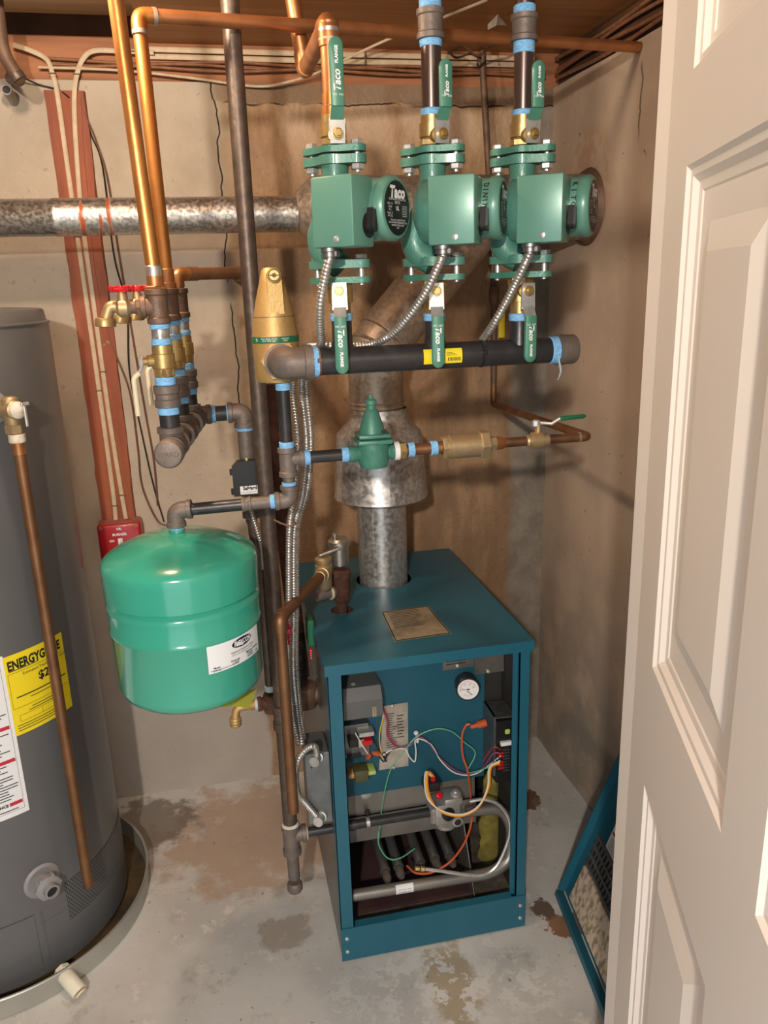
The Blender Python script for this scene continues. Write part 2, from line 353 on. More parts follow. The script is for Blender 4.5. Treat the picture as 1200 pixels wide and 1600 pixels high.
# right wall
mb = MB(); ny, nz = 90, 50; vs = []
for j in range(nz+1):
    for i in range(ny+1):
        y = -.1+(WY+.1)*i/ny; z = -.02+(WT+.02)*j/nz
        vs.append((WX+uneven(7, y, z, .004)-.02*max(0, .75-z)*.2, y, z))
mb.add(vs, [(j*(ny+1)+i, j*(ny+1)+i+1, (j+1)*(ny+1)+i+1, (j+1)*(ny+1)+i) for j in range(nz) for i in range(ny)])
mb.add([(WX+.15, -.1, -.02), (WX+.15, WY, -.02), (WX+.15, WY, WT), (WX+.15, -.1, WT)], [(0, 1, 2, 3)])
m = mat('wall_plaster', (.4, .33, .27), .85); g = graph(m); R, NZ, MX, X, Z = g['ramp'], g['noise'], g['mix'], g['x'], g['z']
col = MX(R(NZ(g['pos'], 5, 6), .35, .7), (.52, .405, .305), (.43, .33, .25))
col = MX(R(NZ(g['pos'], 60, 3), .69, .75), col, (.13, .085, .06))
yz = g['m']('ADD', g['m']('POWER', g['m']('SUBTRACT', g['y'], 2.03), 2.), g['m']('POWER', g['m']('SUBTRACT', Z, 1.72), 2.))
col = MX(g['m']('MULTIPLY', R(yz, .008, .03, .7, 0), R(NZ(g['pos'], 14, 5), .42, .6)), col, (.42, .24, .14))
drip = g['m']('MULTIPLY', R(g['m']('ABSOLUTE', g['m']('ADD', g['m']('SUBTRACT', g['y'], 1.775), g['m']('MULTIPLY_ADD', NZ(g['map'](g['pos'], (1, 1, 12)), 1.5, 3), .03, -.015))), .001, .005, .8, 0), g['m']('MULTIPLY', R(Z, 1.77, 1.82), R(Z, 1.93, 1.95, 1, 0)))
col = MX(drip, col, (.07, .035, .02)); col = MX(g['m']('MULTIPLY', R(Z, .3, .9, .6, 0), R(NZ(g['pos'], 8, 4), .3, .6)), col, (.22, .2, .175))
g['base'](col); g['bump'](NZ(g['pos'], 40, 6), .35, .004)
structure('wall_right', mb, m, smooth=True)
m = mat('wall_plain', (.36, .31, .26), .85, 0, (.32, .27, .22), 5, bump=.2)
# the doorway wall, unseen and added to shade the right corner: the photograph is taken from its opening
structure('wall_front', MB().span((.26, -.11, -.02), (WX+.15, 0, CZ+.03)).span((-1.75, -.11, -.02), (-.70, 0, CZ+.03)).span((-.70, -.11, 2.03), (.26, 0, CZ+.03)), 'wall_plain')
structure('wall_left', MB().span((-1.75, -.11, -.02), (-1.6, WY+.15, CZ+.2)), 'wall_plain')
# floor
m = mat('floor_paint', (.4, .39, .37), .55); g = graph(m); R, NZ, MX, X, Y = g['ramp'], g['noise'], g['mix'], g['x'], g['y']
col = MX(R(NZ(g['pos'], 4, 6), .38, .66), (.60, .60, .58), (.47, .475, .465)); col = MX(R(NZ(g['pos'], 16, 6, .65), .55, .68), col, (.66, .63, .58))
def spot(cx, cy, rx, ry, soft, n): 
    d = g['m']('ADD', g['m']('POWER', g['m']('DIVIDE', g['m']('SUBTRACT', X, cx), rx), 2.), g['m']('POWER', g['m']('DIVIDE', g['m']('SUBTRACT', Y, cy), ry), 2.))
    d = g['m']('MULTIPLY_ADD', NZ(g['pos'], n*2.2, 7, .65), 4.2, g['m']('ADD', d, -2.1)); return R(d, 1-soft, 1+soft, 1, 0)
col = MX(g['m']('MULTIPLY', spot(.02, 1.98, .27, .23, .5, 6), .8), col, MX(NZ(g['pos'], 12, 5), (.37, .255, .175), (.46, .34, .25)))
col = MX(g['m']('MULTIPLY', spot(-.30, 2.1, .13, .12, .35, 7), .75), col, (.13, .10, .075))
col = MX(g['m']('MULTIPLY', spot(.05, 1.6, .07, .05, .3, 9), .6), col, (.28, .23, .18))
col = MX(g['m']('MULTIPLY', spot(.40, 1.37, .05, .12, .5, 10), .7), col, (.34, .26, .14))
col = MX(spot(.715, 1.455, .05, .036, .12, 12), col, MX(NZ(g['pos'], 30, 5), (.36, .19, .10), (.16, .10, .07)))
col = MX(spot(.68, 1.515, .026, .034, .12, 16), col, (.14, .10, .075))
col = MX(spot(.79, 1.93, .06, .05, .15, 11), col, (.15, .08, .05))
col = MX(R(NZ(g['pos'], 75, 3), .67, .73, 0, .8), col, (.16, .14, .115))
col = MX(g['m']('MULTIPLY', spot(.40, 1.33, .26, .16, .5, 5), R(NZ(g['pos'], 22, 7, .7), .5, .54)), col, (.62, .63, .61))
col = MX(g['m']('MULTIPLY', R(NZ(g['pos'], 9, 8, .72), .56, .66), .55), col, (.36, .34, .30))
g['base'](col); g['bump'](NZ(g['pos'], 30, 6), .2, .003)
structure('floor', MB().span((-1.75, -1.6, -.08), (WX+.15, WY+.15, 0)), m)
# ceiling: brown boarding, with an open bay against the back wall on the left
m = mat('ceiling_boards', (.2, .09, .03), .6); g = graph(m); R, NZ, MX = g['ramp'], g['noise'], g['mix']
gr = NZ(g['map'](g['pos'], (1.2, 26, 10)), 1, 6); col = MX(R(gr, .3, .7), (.44, .19, .055), (.29, .115, .032)); col = MX(R(NZ(g['pos'], 3, 4), .4, .7), col, (.34, .15, .045)); g['base'](col); g['bump'](gr, .2)
cl = structure('ceiling', MB().span((-.10, -.11, CZ), (WX+.15, WY+.15, CZ+.03)), m)
structure('board', MB().span((-1.75, -.11, CZ), (-.10, 1.965, CZ+.03)), m, cl)
structure('subfloor', MB().span((-1.75, 1.9, CZ+.14), (-.1, WY+.34, CZ+.16)), m, cl)
structure('joist', MB().span((-1.75, 1.965, CZ+.02), (-.1, 2.0, CZ+.14)), m, cl)
structure('joist', MB().span((-.1, 1.965, CZ+.03), (-.065, WY+.34, CZ+.16)), m, cl)
m = mat('sill_wood', (.3, .12, .05), .7); g = graph(m); R, NZ, MX = g['ramp'], g['noise'], g['mix']
gr = NZ(g['map'](g['pos'], (2, 12, 30)), 1, 6); col = MX(R(gr, .3, .7), (.42, .17, .075), (.22, .085, .035)); g['base'](col); g['bump'](gr, .3)
structure('trim_1', MB().span((-1.6, WY+.006, WT-.002), (WX+.15, WY+.14, CZ+.012), bev=.003), m)
mat('dark_wood', (.10, .045, .02), .8, 0, (.05, .025, .012), 9, bump=.3)
structure('bay_shade_board', MB().span((-1.75, WY+.30, CZ-.05), (.0, WY+.34, CZ+.16)), 'dark_wood')  # closes the open bay; its dark colour stands for the shade in there
structure('trim_2', MB().span((WX+.012, -.1, WT-.002), (WX+.15, WY, CZ), bev=.003), 'dark_wood')
# ------------------------------------------------------------------ six-panel door, standing open on the right
th = math.radians(19.5); DU = -V(math.sin(th), math.cos(th), 0); DN = V(-math.cos(th), math.sin(th), 0); DE = V(.506, .860, 0); DW, DT = .873, .035
def dp(s, z, d=0): return DE+DU*s+UZ*z+DN*d
cols = [(.097, .392), (.481, .776)]; rows = [(.25, .897), (1.056, 1.600), (1.686, 1.885)]; Z0, Z1 = .012, 2.0
mb = MB(); ss = [0, .097, .392, .481, .776, DW]; zz = [Z0]+[v for r in rows for v in r]+[Z1]
for i in range(5):
    for j in range(len(zz)-1):
        if i in (1, 3) and j % 2 == 1: continue
        mb.quad(dp(ss[i], zz[j]), dp(ss[i+1], zz[j]), dp(ss[i+1], zz[j+1]), dp(ss[i], zz[j+1]))
B = [dp(0, Z0, -DT), dp(DW, Z0, -DT), dp(DW, Z1, -DT), dp(0, Z1, -DT)]; A = [dp(0, Z0), dp(DW, Z0), dp(DW, Z1), dp(0, Z1)]
mb.quad(*B)
for a, b in ((0, 1), (1, 2), (2, 3), (3, 0)): mb.quad(A[a], A[b], B[b], B[a])
door = structure('door_1', mb, 'door_paint')
for (a, b) in cols:
    for (c, d) in rows:
        mb = MB(); rings = [(0, 0), (.004, -.004), (.010, -.0045), (.016, -.010), (.024, -.011), (.026, -.0125), (.055, -.0125), (.082, -.005)]; R4 = []
        for ins, dep in rings:
            R4.append([dp(a+ins, c+ins, dep), dp(b-ins, c+ins, dep), dp(b-ins, d-ins, dep), dp(a+ins, d-ins, dep)])
        for q, r in zip(R4, R4[1:]):
            for k in range(4): mb.quad(q[k], q[(k+1) % 4], r[(k+1) % 4], r[k])
        mb.quad(*R4[-1]); link_mesh('panel', mb, 'door_paint', door, smooth=False)
e2 = DE+V(math.sin(math.radians(10)), math.cos(math.radians(10)), 0)*.040
mb = MB(); pl = [DE, e2, e2+V(.02, .004, 0), DE-DN*DT]
mb.add([p+UZ*Z0 for p in pl]+[p+UZ*Z1 for p in pl], [(0, 1, 2, 3), (7, 6, 5, 4)]+[(k, (k+1) % 4, 4+(k+1) % 4, 4+k) for k in range(4)])
link_mesh('edge_strip', mb, 'door_paint', door, smooth=False)  # strip along the door edge, bent out of the face to catch more light

# ================================================================== BOILER
BX0, BX1, BY0, BY1, BH = .174, .616, 1.477, 2.115, .752
YI = 1.615                                                            # the inner blue panel
boiler = thing('boiler', 'blue steel gas boiler with its front cover off, showing burners and wiring', 'boiler', (.395, 1.8, 0))
def bpart(name, mb, m, parent=boiler, **k): return link_mesh(name, mb, m, parent, **k)
LID = .024
def lid_with_holes():
    """lid sheet with two round openings (flue, riser) cut out"""
    bm = bmesh.new(); X0, X1, Y0, Y1 = BX0-.005, BX1+.007, BY0-.006, BY1
    holes = [(.39, 1.925, .072), (.2515, 1.752, .026)]
    out = [bm.verts.new((x, y, BH)) for x, y in ((X0, Y0), (X1, Y0), (X1, Y1), (X0, Y1))]
    ed = [bm.edges.new((out[k], out[(k+1) % 4])) for k in range(4)]
    for cx, cy, r in holes:
        c = [bm.verts.new((cx+r*math.cos(2*math.pi*k/28), cy+r*math.sin(2*math.pi*k/28), BH)) for k in range(28)]
        ed += [bm.edges.new((c[k], c[(k+1) % 28])) for k in range(28)]
    r = bmesh.ops.triangle_fill(bm, use_beauty=True, use_dissolve=False, edges=ed)
    bm.verts.index_update(); mb = MB(); mb.add([v.co for v in bm.verts], [[v.index for v in f.verts] for f in bm.faces]); bm.free()
    for (a, b) in (((X0, Y0), (X1, Y0)), ((X1, Y0), (X1, Y1)), ((X1, Y1), (X0, Y1)), ((X0, Y1), (X0, Y0))):
        mb.quad(V(*a, BH), V(*b, BH), V(*b, BH-LID), V(*a, BH-LID))
    return mb
bpart('top_panel', lid_with_holes(), 'boiler_blue', smooth=False)
bpart('side_panel', MB().span((BX0, BY0+.002, .012), (BX0+.002, BY1-.005, BH-.004)), 'steel_dark')
bpart('side_panel', MB().span((BX1-.002, BY0+.002, .012), (BX1, BY1-.005, BH-.004)), 'boiler_blue')
bpart('back_panel', MB().span((BX0, BY1-.01, .012), (BX1, BY1-.008, BH-.004)), 'boiler_blue')
lp = bpart('post', MB().span((BX0, BY0, .088), (BX0+.031, BY0+.004, BH-LID)).span((BX0+.029, BY0, .088), (BX0+.031, BY0+.03, BH-LID)).span((BX0-.0005, BY0, .088), (BX0+.002, BY0+.04, BH-LID)), 'boiler_blue', smooth=False)
rp = bpart('post', MB().span((BX1-.0235, BY0, .088), (BX1, BY0+.004, BH-LID)).span((BX1-.0235, BY0, .088), (BX1-.0215, BY0+.012, BH-LID)).span((BX1-.034, BY0+.012, .088), (BX1-.0215, BY0+.014, BH-LID)), 'boiler_blue', smooth=False)
kick = bpart('kick_plate', MB().span((BX0-.001, BY0-.003, .004), (BX1+.001, BY0+.001, .092)).span((BX0+.033, BY0-.002, .09), (BX1-.033, BY0+.018, .0925)), 'boiler_blue', smooth=False)
for sx_ in (BX0+.012, BX1-.012):
    for z in (.03, .066): bpart('screw', MB().lathe((sx_, BY0-.0035, z), TO, [(0, .005), (.002, .0045), (.0035, .002)], 10), 'steel', kick)
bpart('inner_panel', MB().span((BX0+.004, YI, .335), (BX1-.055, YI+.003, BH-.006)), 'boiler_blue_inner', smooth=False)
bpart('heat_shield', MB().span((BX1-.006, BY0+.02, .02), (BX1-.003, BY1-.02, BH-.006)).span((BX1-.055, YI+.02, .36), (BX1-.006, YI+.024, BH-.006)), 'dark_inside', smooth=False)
bpart('base_pan', MB().span((BX0+.006, BY0+.02, .012), (BX1-.006, BY1-.02, .045)), 'dirt', smooth=False)
# riveted grey sheet under the blue panel
sh = bpart('burner_shield', MB().span((BX0+.008, YI+.012, .27), (BX1-.075, YI+.015, .345)).span((BX0+.008, YI+.002, .205), (BX1-.075, YI+.005, .272)), 'grey_sheet', smooth=False)
c = P(573, 1247, YI); bpart('air_shutter', MB().lathe(c+V(0, .012, 0), TO, [(0, .012), (.002, .012), (.003, .009), (.004, .003)], 20), 'steel', sh)
c = P(574, 1272, YI); bpart('keyhole', MB().box(c, (.005, .003, .018), bev=.001).lathe(c+V(0, .002, .006), TO, [(0, .007), (.005, .007)], 10), 'black_plastic', sh)
# burner tray with tubes
bpart('burner_tray', MB().span((BX0+.028, BY0+.085, .046), (BX1-.10, BY1-.1, .056)).span((BX0+.02, BY0+.045, .03), (BX0+.03, BY1-.1, .2)), 'maroon_iron', smooth=False)
bpart('tray_side', MB().prism([(0, 0), (.28, 0), (.28, .22), (.13, .22)], (BX1-.105, BY0+.05, .035), UY, UZ, .002), 'grey_sheet', smooth=False)
for k, (px, py) in enumerate(((602, 1362), (623, 1356), (657, 1349), (680, 1343), (703, 1338))):
    a = P(px, py, 1.565); d = V(-.00, .42, .035).normalized()
    b_ = bpart('burner_tube', MB().lathe(a, d, [(0, .0085), (0, .0122), (.004, .0132), (.01, .0122), (.32, .0122)], 14), 'burner_steel')
    bpart('venturi', MB().lathe(a-d*.03, d, [(0, .007), (.008, .0105), (.026, .0105), (.03, .007)], 10), 'dirt', b_)
mf0, mf1 = P(552, 1399, 1.515), P(768, 1364, 1.52)
man = bpart('gas_manifold', MB().tube(arc_path([mf0, mf1, P(797, 1345, 1.53), P(800, 1290, 1.555), P(783, 1262, 1.56), P(728, 1268, 1.56)], .03, 6), .0135, 16), 'grey_sheet')
lb = P(633, 1384, 1.5028); d = (mf1-mf0).normalized(); up = d.cross(TO).normalized(); up = up if up.z > 0 else -up
mc = mf0+d*((lb-mf0).dot(d)); sq = []
for k in range(9): a = math.radians(-25+k*12); e_ = (TO*math.cos(a)+up*math.sin(a))*.0140; sq += [mc-d*.021+e_, mc+d*.021+e_]
st = bpart('sticker', MB().add(sq, [(2*k, 2*k+1, 2*k+3, 2*k+2) for k in range(8)]), 'label_white', man)
text('MANIFOLD', .0058, mc+TO*.0147-up*.0015, d, up, 'ink', st); text('NATURAL GAS', .0045, mc+TO*.0140+up*.0055, d, up-UY*.3, 'ink', st)
bpart('end_plug', MB().cyl(mf0, mf0-d*.006, .0125, 14), 'steel_dark', man)
# gas valve
VC = P(697, 1262, 1.55); gv = bpart('gas_valve', MB().box(VC+V(-.003, 0, 0), (.062, .055, .055), bev=.006, seg=2).box(VC+V(.012, -.004, .03), (.045, .045, .02), bev=.006, seg=2).lathe(VC+V(-.006, -.012, -.026), -UZ, [(0, .026), (.008, .026), (.014, .02), (.018, .008)], 20).box(VC+V(-.032, .0, -.005), (.02, .045, .04), bev=.004).lathe(VC+V(.018, -.026, -.018), TO, [(0, .013), (.008, .013), (.009, .008)], 16), 'valve_alu')
bpart('regulator_cap', MB().lathe(VC+V(.02, -.01, .038), UZ, [(0, .012), (.006, .012), (.008, .007), (.012, .006)], 16), 'steel', gv)
bpart('outlet_port', MB().lathe(VC+V(.018, -.0351, -.018), TO, [(0, .008), (.0004, .008)], 16), 'ink', gv)
bpart('solenoid_coil', MB().box(P(673, 1224, 1.55), (.036, .04, .022), bev=.003), 'black_plastic', gv)
bpart('terminal', MB().box(P(676, 1216, 1.545), (.011, .012, .016), bev=.002), 'red_plastic', gv)
bpart('control_knob', MB().lathe(VC+V(-.004, -.027, .004), (.25, -1, .25), [(0, .016), (.006, .016), (.007, .014)], 20), 'black_plastic', gv)
bpart('terminal', MB().lathe(P(684, 1243, 1.53), (.2, -.8, .6), [(0, .008), (.012, .008), (.014, .005)], 10), 'red_plastic', gv)
# plates and gauge
def plate(name, pts, m, th_=.0015, Y=YI): 
    q = [P(x, y, Y-.001) for x, y in pts]; mb = MB(); mb.add(q+[p+V(0, -th_, 0) for p in q], [(0, 1, 2, 3), (7, 6, 5, 4)]+[(k, (k+1) % 4, 4+(k+1) % 4, 4+k) for k in range(4)]); return bpart(name, mb, m, smooth=False)
def lines(name, o, ux, uy, rows_, wd, gap, hh, m, parent, seed=1, jag=.35):
    rnd = random.Random(seed); mb = MB(); o = Vector(o); ux = Vector(ux).normalized(); uy = Vector(uy).normalized()
    for r in range(rows_):
        L = wd*(1-jag*rnd.random()); y = -r*gap
        mb.quad(o+uy*y, o+ux*L+uy*y, o+ux*L+uy*(y-hh), o+uy*(y-hh))
    return link_mesh(name, mb, m, parent, smooth=False)
p1 = plate('rating_plate', ((692, 1015), (740, 1010), (740, 1041), (692, 1047)), 'nickel'); p2 = plate('rating_plate', ((741.5, 1008), (787, 1003), (787, 1048), (741.5, 1054)), 'nickel')
for p, (x, y) in ((p1, (715, 1040)), (p2, (763, 1049))): bpart('screw', MB().lathe(P(x, y, YI-.003), TO, [(0, .0045), (.003, .004), (.004, .002)], 10), 'steel', p)
lines('print_lines', P(697, 1034, YI-.003), UX, UZ, 2, .05, .007, .002, 'ink', p1, 3, .1)
gc = P(731, 1076, 1.575); ga = V(-.16, -1, .10).normalized()
gau = bpart('pressure_gauge', MB().lathe(gc-ga*.04, ga, [(0, .026), (.036, .027), (.042, .0285), (.046, .0275), (.046, .0245), (.0435, .0245)], 32), 'black_plastic')
_, gu, gvv = frame(ga); gx = UZ.cross(ga).normalized(); gy = ga.cross(gx); gx = gx if gx.x > 0 else -gx
dial = bpart('dial', MB().lathe(gc+ga*.0036, ga, [(0, .0246), (.0004, .0246)], 32), 'glass_dial', gau); go = gc+ga*.0046
mb = MB(); mr = MB()
for k in range(15):
    a = math.radians(190-k*14); e = gx*math.cos(a)+gy*math.sin(a); t_ = ga.cross(e)
    (mr if k < 13 else mb).quad(go+e*.016+t_*.0004, go+e*.021+t_*.0004, go+e*.021-t_*.0004, go+e*.016-t_*.0004)
bpart('dial_marks', mr, 'ink_red', dial); 
for k, n_ in enumerate(('0', '10', '20', '30')):
    a = math.radians(176-k*52); text(n_, .0055, go+(gx*math.cos(a)+gy*math.sin(a))*.0128, gx, gy, 'ink_red', dial)
mb = MB()
for a, L, o_ in ((182, .019, V(0, 0, 0)), (-38, .013, gy*-.006)):
    a = math.radians(a); e = gx*math.cos(a)+gy*math.sin(a); t_ = ga.cross(e); q = go+o_+ga*.0006; mb.quad(q-e*.004+t_*.0009, q+e*L+t_*.0003, q+e*L-t_*.0003, q-e*.004-t_*.0009)
for k in range(7):
    a = math.radians(215+k*18); e = gx*math.cos(a)+gy*math.sin(a); t_ = ga.cross(e); q = go-gy*.005; mb.quad(q+e*.009+t_*.0003, q+e*.0125+t_*.0003, q+e*.0125-t_*.0003, q+e*.009-t_*.0003)
mb.lathe(go+ga*.0006, ga, [(0, .002), (.0008, .002)], 10); bpart('needle', mb, 'ink', dial)
# aquastat cover with its nameplate
a0, a1 = P(533, 1127, 1.535), P(597, 1078, 1.535); W = a1.x-a0.x; Hh = a1.z-a0.z; dp_ = YI-1.535
pr = [(0, 0), (dp_, 0), (dp_, Hh+.004), (.018, Hh+.004), (0, Hh-.02)]
aq = bpart('aquastat', MB().prism(pr, (a0.x, 1.535, a0.z), UY, UZ, W), 'grey_cover', smooth=False)
bpart('nameplate', MB().box(P(585, 1112, 1.5345), (.009, .001, .024)), 'bronze_plate', aq); text('Honeywell', .0038, P(585, 1112, 1.5335), UZ, -UX, 'ink', aq)
bpart('screw', MB().lathe(P(552, 1071, 1.57), (0, -.2, 1), [(0, .006), (.004, .006), (.006, .003)], 10), 'steel', aq)
# wiring diagram plate
wp = plate('wiring_plate', ((598, 1103), (637, 1097), (638, 1196), (592, 1203)), 'aluminium_plate')
lines('print_lines', P(602, 1116, YI-.003), UX, UZ, 16, .03, .0058, .0016, 'ink', wp, 5, .5); lines('print_lines', P(620, 1118, YI-.0031), UX, UZ, 8, .017, .008, .0022, 'ink', wp, 8, .3)
for x, y in ((613, 1103), (615, 1199)): bpart('screw', MB().lathe(P(x, y, YI-.003), TO, [(0, .0045), (.003, .004), (.004, .002)], 10), 'steel', wp)
# relay and transformer under the aquastat
rl = bpart('relay_base', MB().span(V(BX0+.004, 1.56, P(537, 1229, 1.55).z), V(BX0+.008, 1.612, P(541, 1160, 1.55).z)).span(V(BX0+.004, 1.59, P(541, 1190, 1.575).z), V(P(578, 1190, 1.59).x, 1.612, P(541, 1140, 1.575).z)), 'steel_dark', smooth=False)
bpart('relay_coil', MB().span(P(566, 1167, 1.555), P(579, 1148, 1.58), bev=.002), 'red_plastic', rl); bpart('relay_frame', MB().span(P(561, 1147, 1.56), P(581, 1139, 1.59), bev=.001).span(P(561, 1168, 1.56), P(565, 1145, 1.59)), 'steel', rl)
bpart('relay_body', MB().span(P(546, 1170, 1.562), P(564, 1141, 1.6), bev=.002), 'black_plastic', rl); bpart('relay_base', MB().span(P(543, 1186, 1.57), P(562, 1172, 1.6), bev=.002), 'black_plastic', rl)
for (xa, ya, xb, yb, m_, Y) in ((545, 1218, 555, 1195, 'tan', 1.565), (555, 1224, 571, 1190, 'olive', 1.555), (572, 1213, 583, 1191, 'lime', 1.565)):
    bpart('transformer_winding' if m_ != 'olive' else 'transformer_core', MB().span(P(xa, ya, Y), P(xb, yb, Y+.035), bev=.0025, seg=2), m_, rl)
for (x, y, d_) in ((576, 1182, V(.1, -.5, .5)), (587, 1177, V(-.8, -.3, .5))):
    bpart('wire_nut', MB().lathe(P(x, y, 1.56)-d_.normalized()*.008, d_, [(0, .0062), (.012, .0055), (.018, .003)], 10), 'orange_wire', rl)
# ignition module on the right
m0, m1 = P(758, 1196, 1.60), P(796, 1120, 1.53)
im = bpart('ignition_module', MB().span((m0.x+.004, 1.535, m0.z-.006), (BX1-.012, 1.612, m1.z-.012)), 'black_plastic', smooth=False)
bpart('bracket', MB().span((m0.x-.001, 1.54, m0.z+.01), (m0.x+.004, 1.612, m1.z+.0)).prism([(0, 0), (.052, -.004), (.05, .07), (.002, .075)], (m0.x-.002, 1.535, m1.z-.003), UX, UY, .003), 'steel_dark', im, smooth=False)
bpart('terminal_block', MB().span(P(783, 1167, 1.527), P(797, 1154, 1.54), bev=.001), 'label_white', im)
tz = []
for k in range(8):
    q = P(787, 1171+k*4.6, 1.532); tz.append(q); bpart('terminal', MB().box(q+V(.006, 0, 0), (.016, .006, .0028)), 'steel_dark', im)
for k in (1, 2, 4, 5, 6): bpart('spade_sleeve', MB().lathe(tz[k]+V(-.002, -.001, 0), V(-1, -.05, -.1), [(0, .0026), (.011, .0026), (.012, .0015)], 8), 'red_plastic', im)
bpart('component', MB().box(P(793, 1143, 1.53), (.012, .006, .012), bev=.002), 'lime', im)
bt = P(759, 1129, 1.55); bpart('ignition_boot', MB().lathe(bt, V(-1, -.05, -.12), [(0, .0088), (.018, .0088), (.021, .006), (.036, .005), (.038, .003)], 14), 'orange_wire', im)
# wires
def wire(pts, r, m, Y=1.575, parent=boiler): return link_mesh('wire', MB().tube(spline([P(p[0], p[1], p[2] if len(p) > 2 else Y) for p in pts], 6), r, 6), m, parent)
wire([(734, 1131, 1.552), (728, 1134, 1.553), (722, 1150, 1.555), (723, 1180, 1.56), (731, 1205, 1.56), (735, 1240, 1.585), (738, 1275, 1.58), (728, 1312, 1.55), (705, 1345, 1.53), (675, 1363, 1.525), (650, 1364, 1.53), (636, 1353, 1.56)], .0026, 'orange_wire')
wire([(592, 1312, 1.58), (597, 1260, 1.59), (609, 1206), (628, 1178), (650, 1152), (680, 1139), (706, 1143), (726, 1160), (741, 1172), (741, 1184), (730, 1205), (737, 1207), (760, 1200, 1.55), (782, 1188, 1.528)], .0015, 'wire_green')
wire([(592, 1298, 1.55), (592, 1320, 1.55), (606, 1341, 1.55), (625, 1341, 1.555), (648, 1326, 1.58)], .0016, 'wire_green')
wire([(598, 1180), (612, 1172), (632, 1170), (640, 1183), (648, 1190), (650, 1175), (650, 1155), (672, 1162), (690, 1190), (712, 1208), (740, 1210), (765, 1195, 1.55), (782, 1181, 1.528)], .0017, 'wire_white')
wire([(598, 1106), (606, 1130), (606, 1145), (620, 1165), (640, 1165), (652, 1152), (668, 1158), (688, 1185), (715, 1205), (742, 1209), (760, 1192, 1.55), (770, 1178, 1.535), (780, 1176, 1.528)], .0017, 'wire_purple')
wire([(580, 1150), (600, 1182), (612, 1172), (636, 1164), (652, 1153)], .0016, 'wire_black'); wire([(555, 1145, 1.56), (567, 1166, 1.556), (575, 1178, 1.556)], .0014, 'wire_white')
wire([(598, 1102), (606, 1128), (605, 1148), (616, 1164), (632, 1168)], .0017, 'wire_red')
wire([(600, 1117), (594, 1140), (593, 1160), (598, 1185)], .0013, 'wire_yellow')
wire([(591, 1180), (600, 1190), (604, 1178), (597, 1178), (604, 1190)], .0018, 'wire_black')
for dx, m_ in ((0, 'wire_yellow'), (-2.5, 'wire_white'), (2.2, 'wire_orange')):
    wire([(676+dx, 1213, 1.53), (668+dx, 1206, 1.525), (666+dx, 1225, 1.515), (672+dx, 1250, 1.51), (692, 1269+dx*.6, 1.505), (722, 1274+dx*.6, 1.505), (748, 1260+dx*.5, 1.51), (763+dx*.5, 1230, 1.52), (766+dx*.7, 1200, 1.53), (781, 1191+dx, 1.527)], .0017, m_)
wire([(783, 1172, 1.527), (772, 1167, 1.53), (762, 1178, 1.545), (755, 1190, 1.55)], .0015, 'wire_red')
bpart('cable_clip', MB().box(P(652, 1155, 1.600), (.007, .006, .02), bev=.002).lathe(P(650, 1145, 1.612), TO, [(0, .006), (.004, .005), (.006, .002)], 10), 'white_paint')
pt = link_mesh('pilot_tube', MB().tube(spline([P(*p) for p in ((734, 1252, 1.54), (757, 1249, 1.535), (779, 1257, 1.53), (794, 1277, 1.525), (797, 1300, 1.52), (788, 1330, 1.515), (774, 1355, 1.51), (754, 1367, 1.505), (725, 1366, 1.505), (690, 1361, 1.51), (664, 1358, 1.515))], 6), .0042, 8), 'steel', boiler)
a = P(664, 1358, 1.515); b = P(648, 1357, 1.518); bpart('brass_nut', MB().hex(a, a+(b-a)*.45, .0065).hex(a+(b-a)*.5, b, .0055), 'brass', pt)
# insulation at the right of the fire box
mb = MB(); nlev, nk = 16, 14; vs = []
q0, q1 = P(764, 1345, 1.66), P(768, 1205, 1.66)
for i in range(nlev+1):
    t = i/nlev
    for k in range(nk):
        a = 2*math.pi*k/nk; rr = (.026+.009*noise.noise(V(t*6, k, 2)))*(1.15-.35*t) * (0.6 if i in (0, nlev) else 1); vs.append(q0.lerp(q1, t)+V(math.cos(a)*rr, math.sin(a)*rr*.7, 0))
mb.add(vs, [(i*nk+k, i*nk+(k+1) % nk, (i+1)*nk+(k+1) % nk, (i+1)*nk+k) for i in range(nlev) for k in range(nk)]+[tuple(range(nk)), tuple(nlev*nk+k for k in range(nk))])
bpart('insulation_batt', mb, 'fibreglass')
# data plate on the lid
q = [PZ(x, y, BH+.0006) for x, y in ((595, 956), (669, 946), (706, 990), (617, 1003))]
def inset(q, k): c = sum(q, V(0, 0, 0))/4; return [p.lerp(c, k) for p in q]
dpl = bpart('data_plate', MB().quad(*q), 'bronze_plate', smooth=False)
o1, i1 = inset(q, .03), inset(q, .075); mb = MB()
for k in range(4): mb.quad(o1[k]+UZ*.0004, o1[(k+1) % 4]+UZ*.0004, i1[(k+1) % 4]+UZ*.0004, i1[k]+UZ*.0004)
bpart('plate_border', mb, 'ink', dpl, smooth=False)
ex = (q[1]-q[0]).normalized(); ey = (q[0]-q[3]).normalized(); lines('print_lines', q[0]+ex*.014-ey*.014+UZ*.0005, ex, ey, 11, (q[1]-q[0]).length*.68, .0085, .0022, 'ink', dpl, 4, .3)
bpart('opening_trim', MB().lathe((.2515, 1.752, BH-.03), UZ, [(0, .024), (.031, .0265)], 24, cap=False), 'rust')
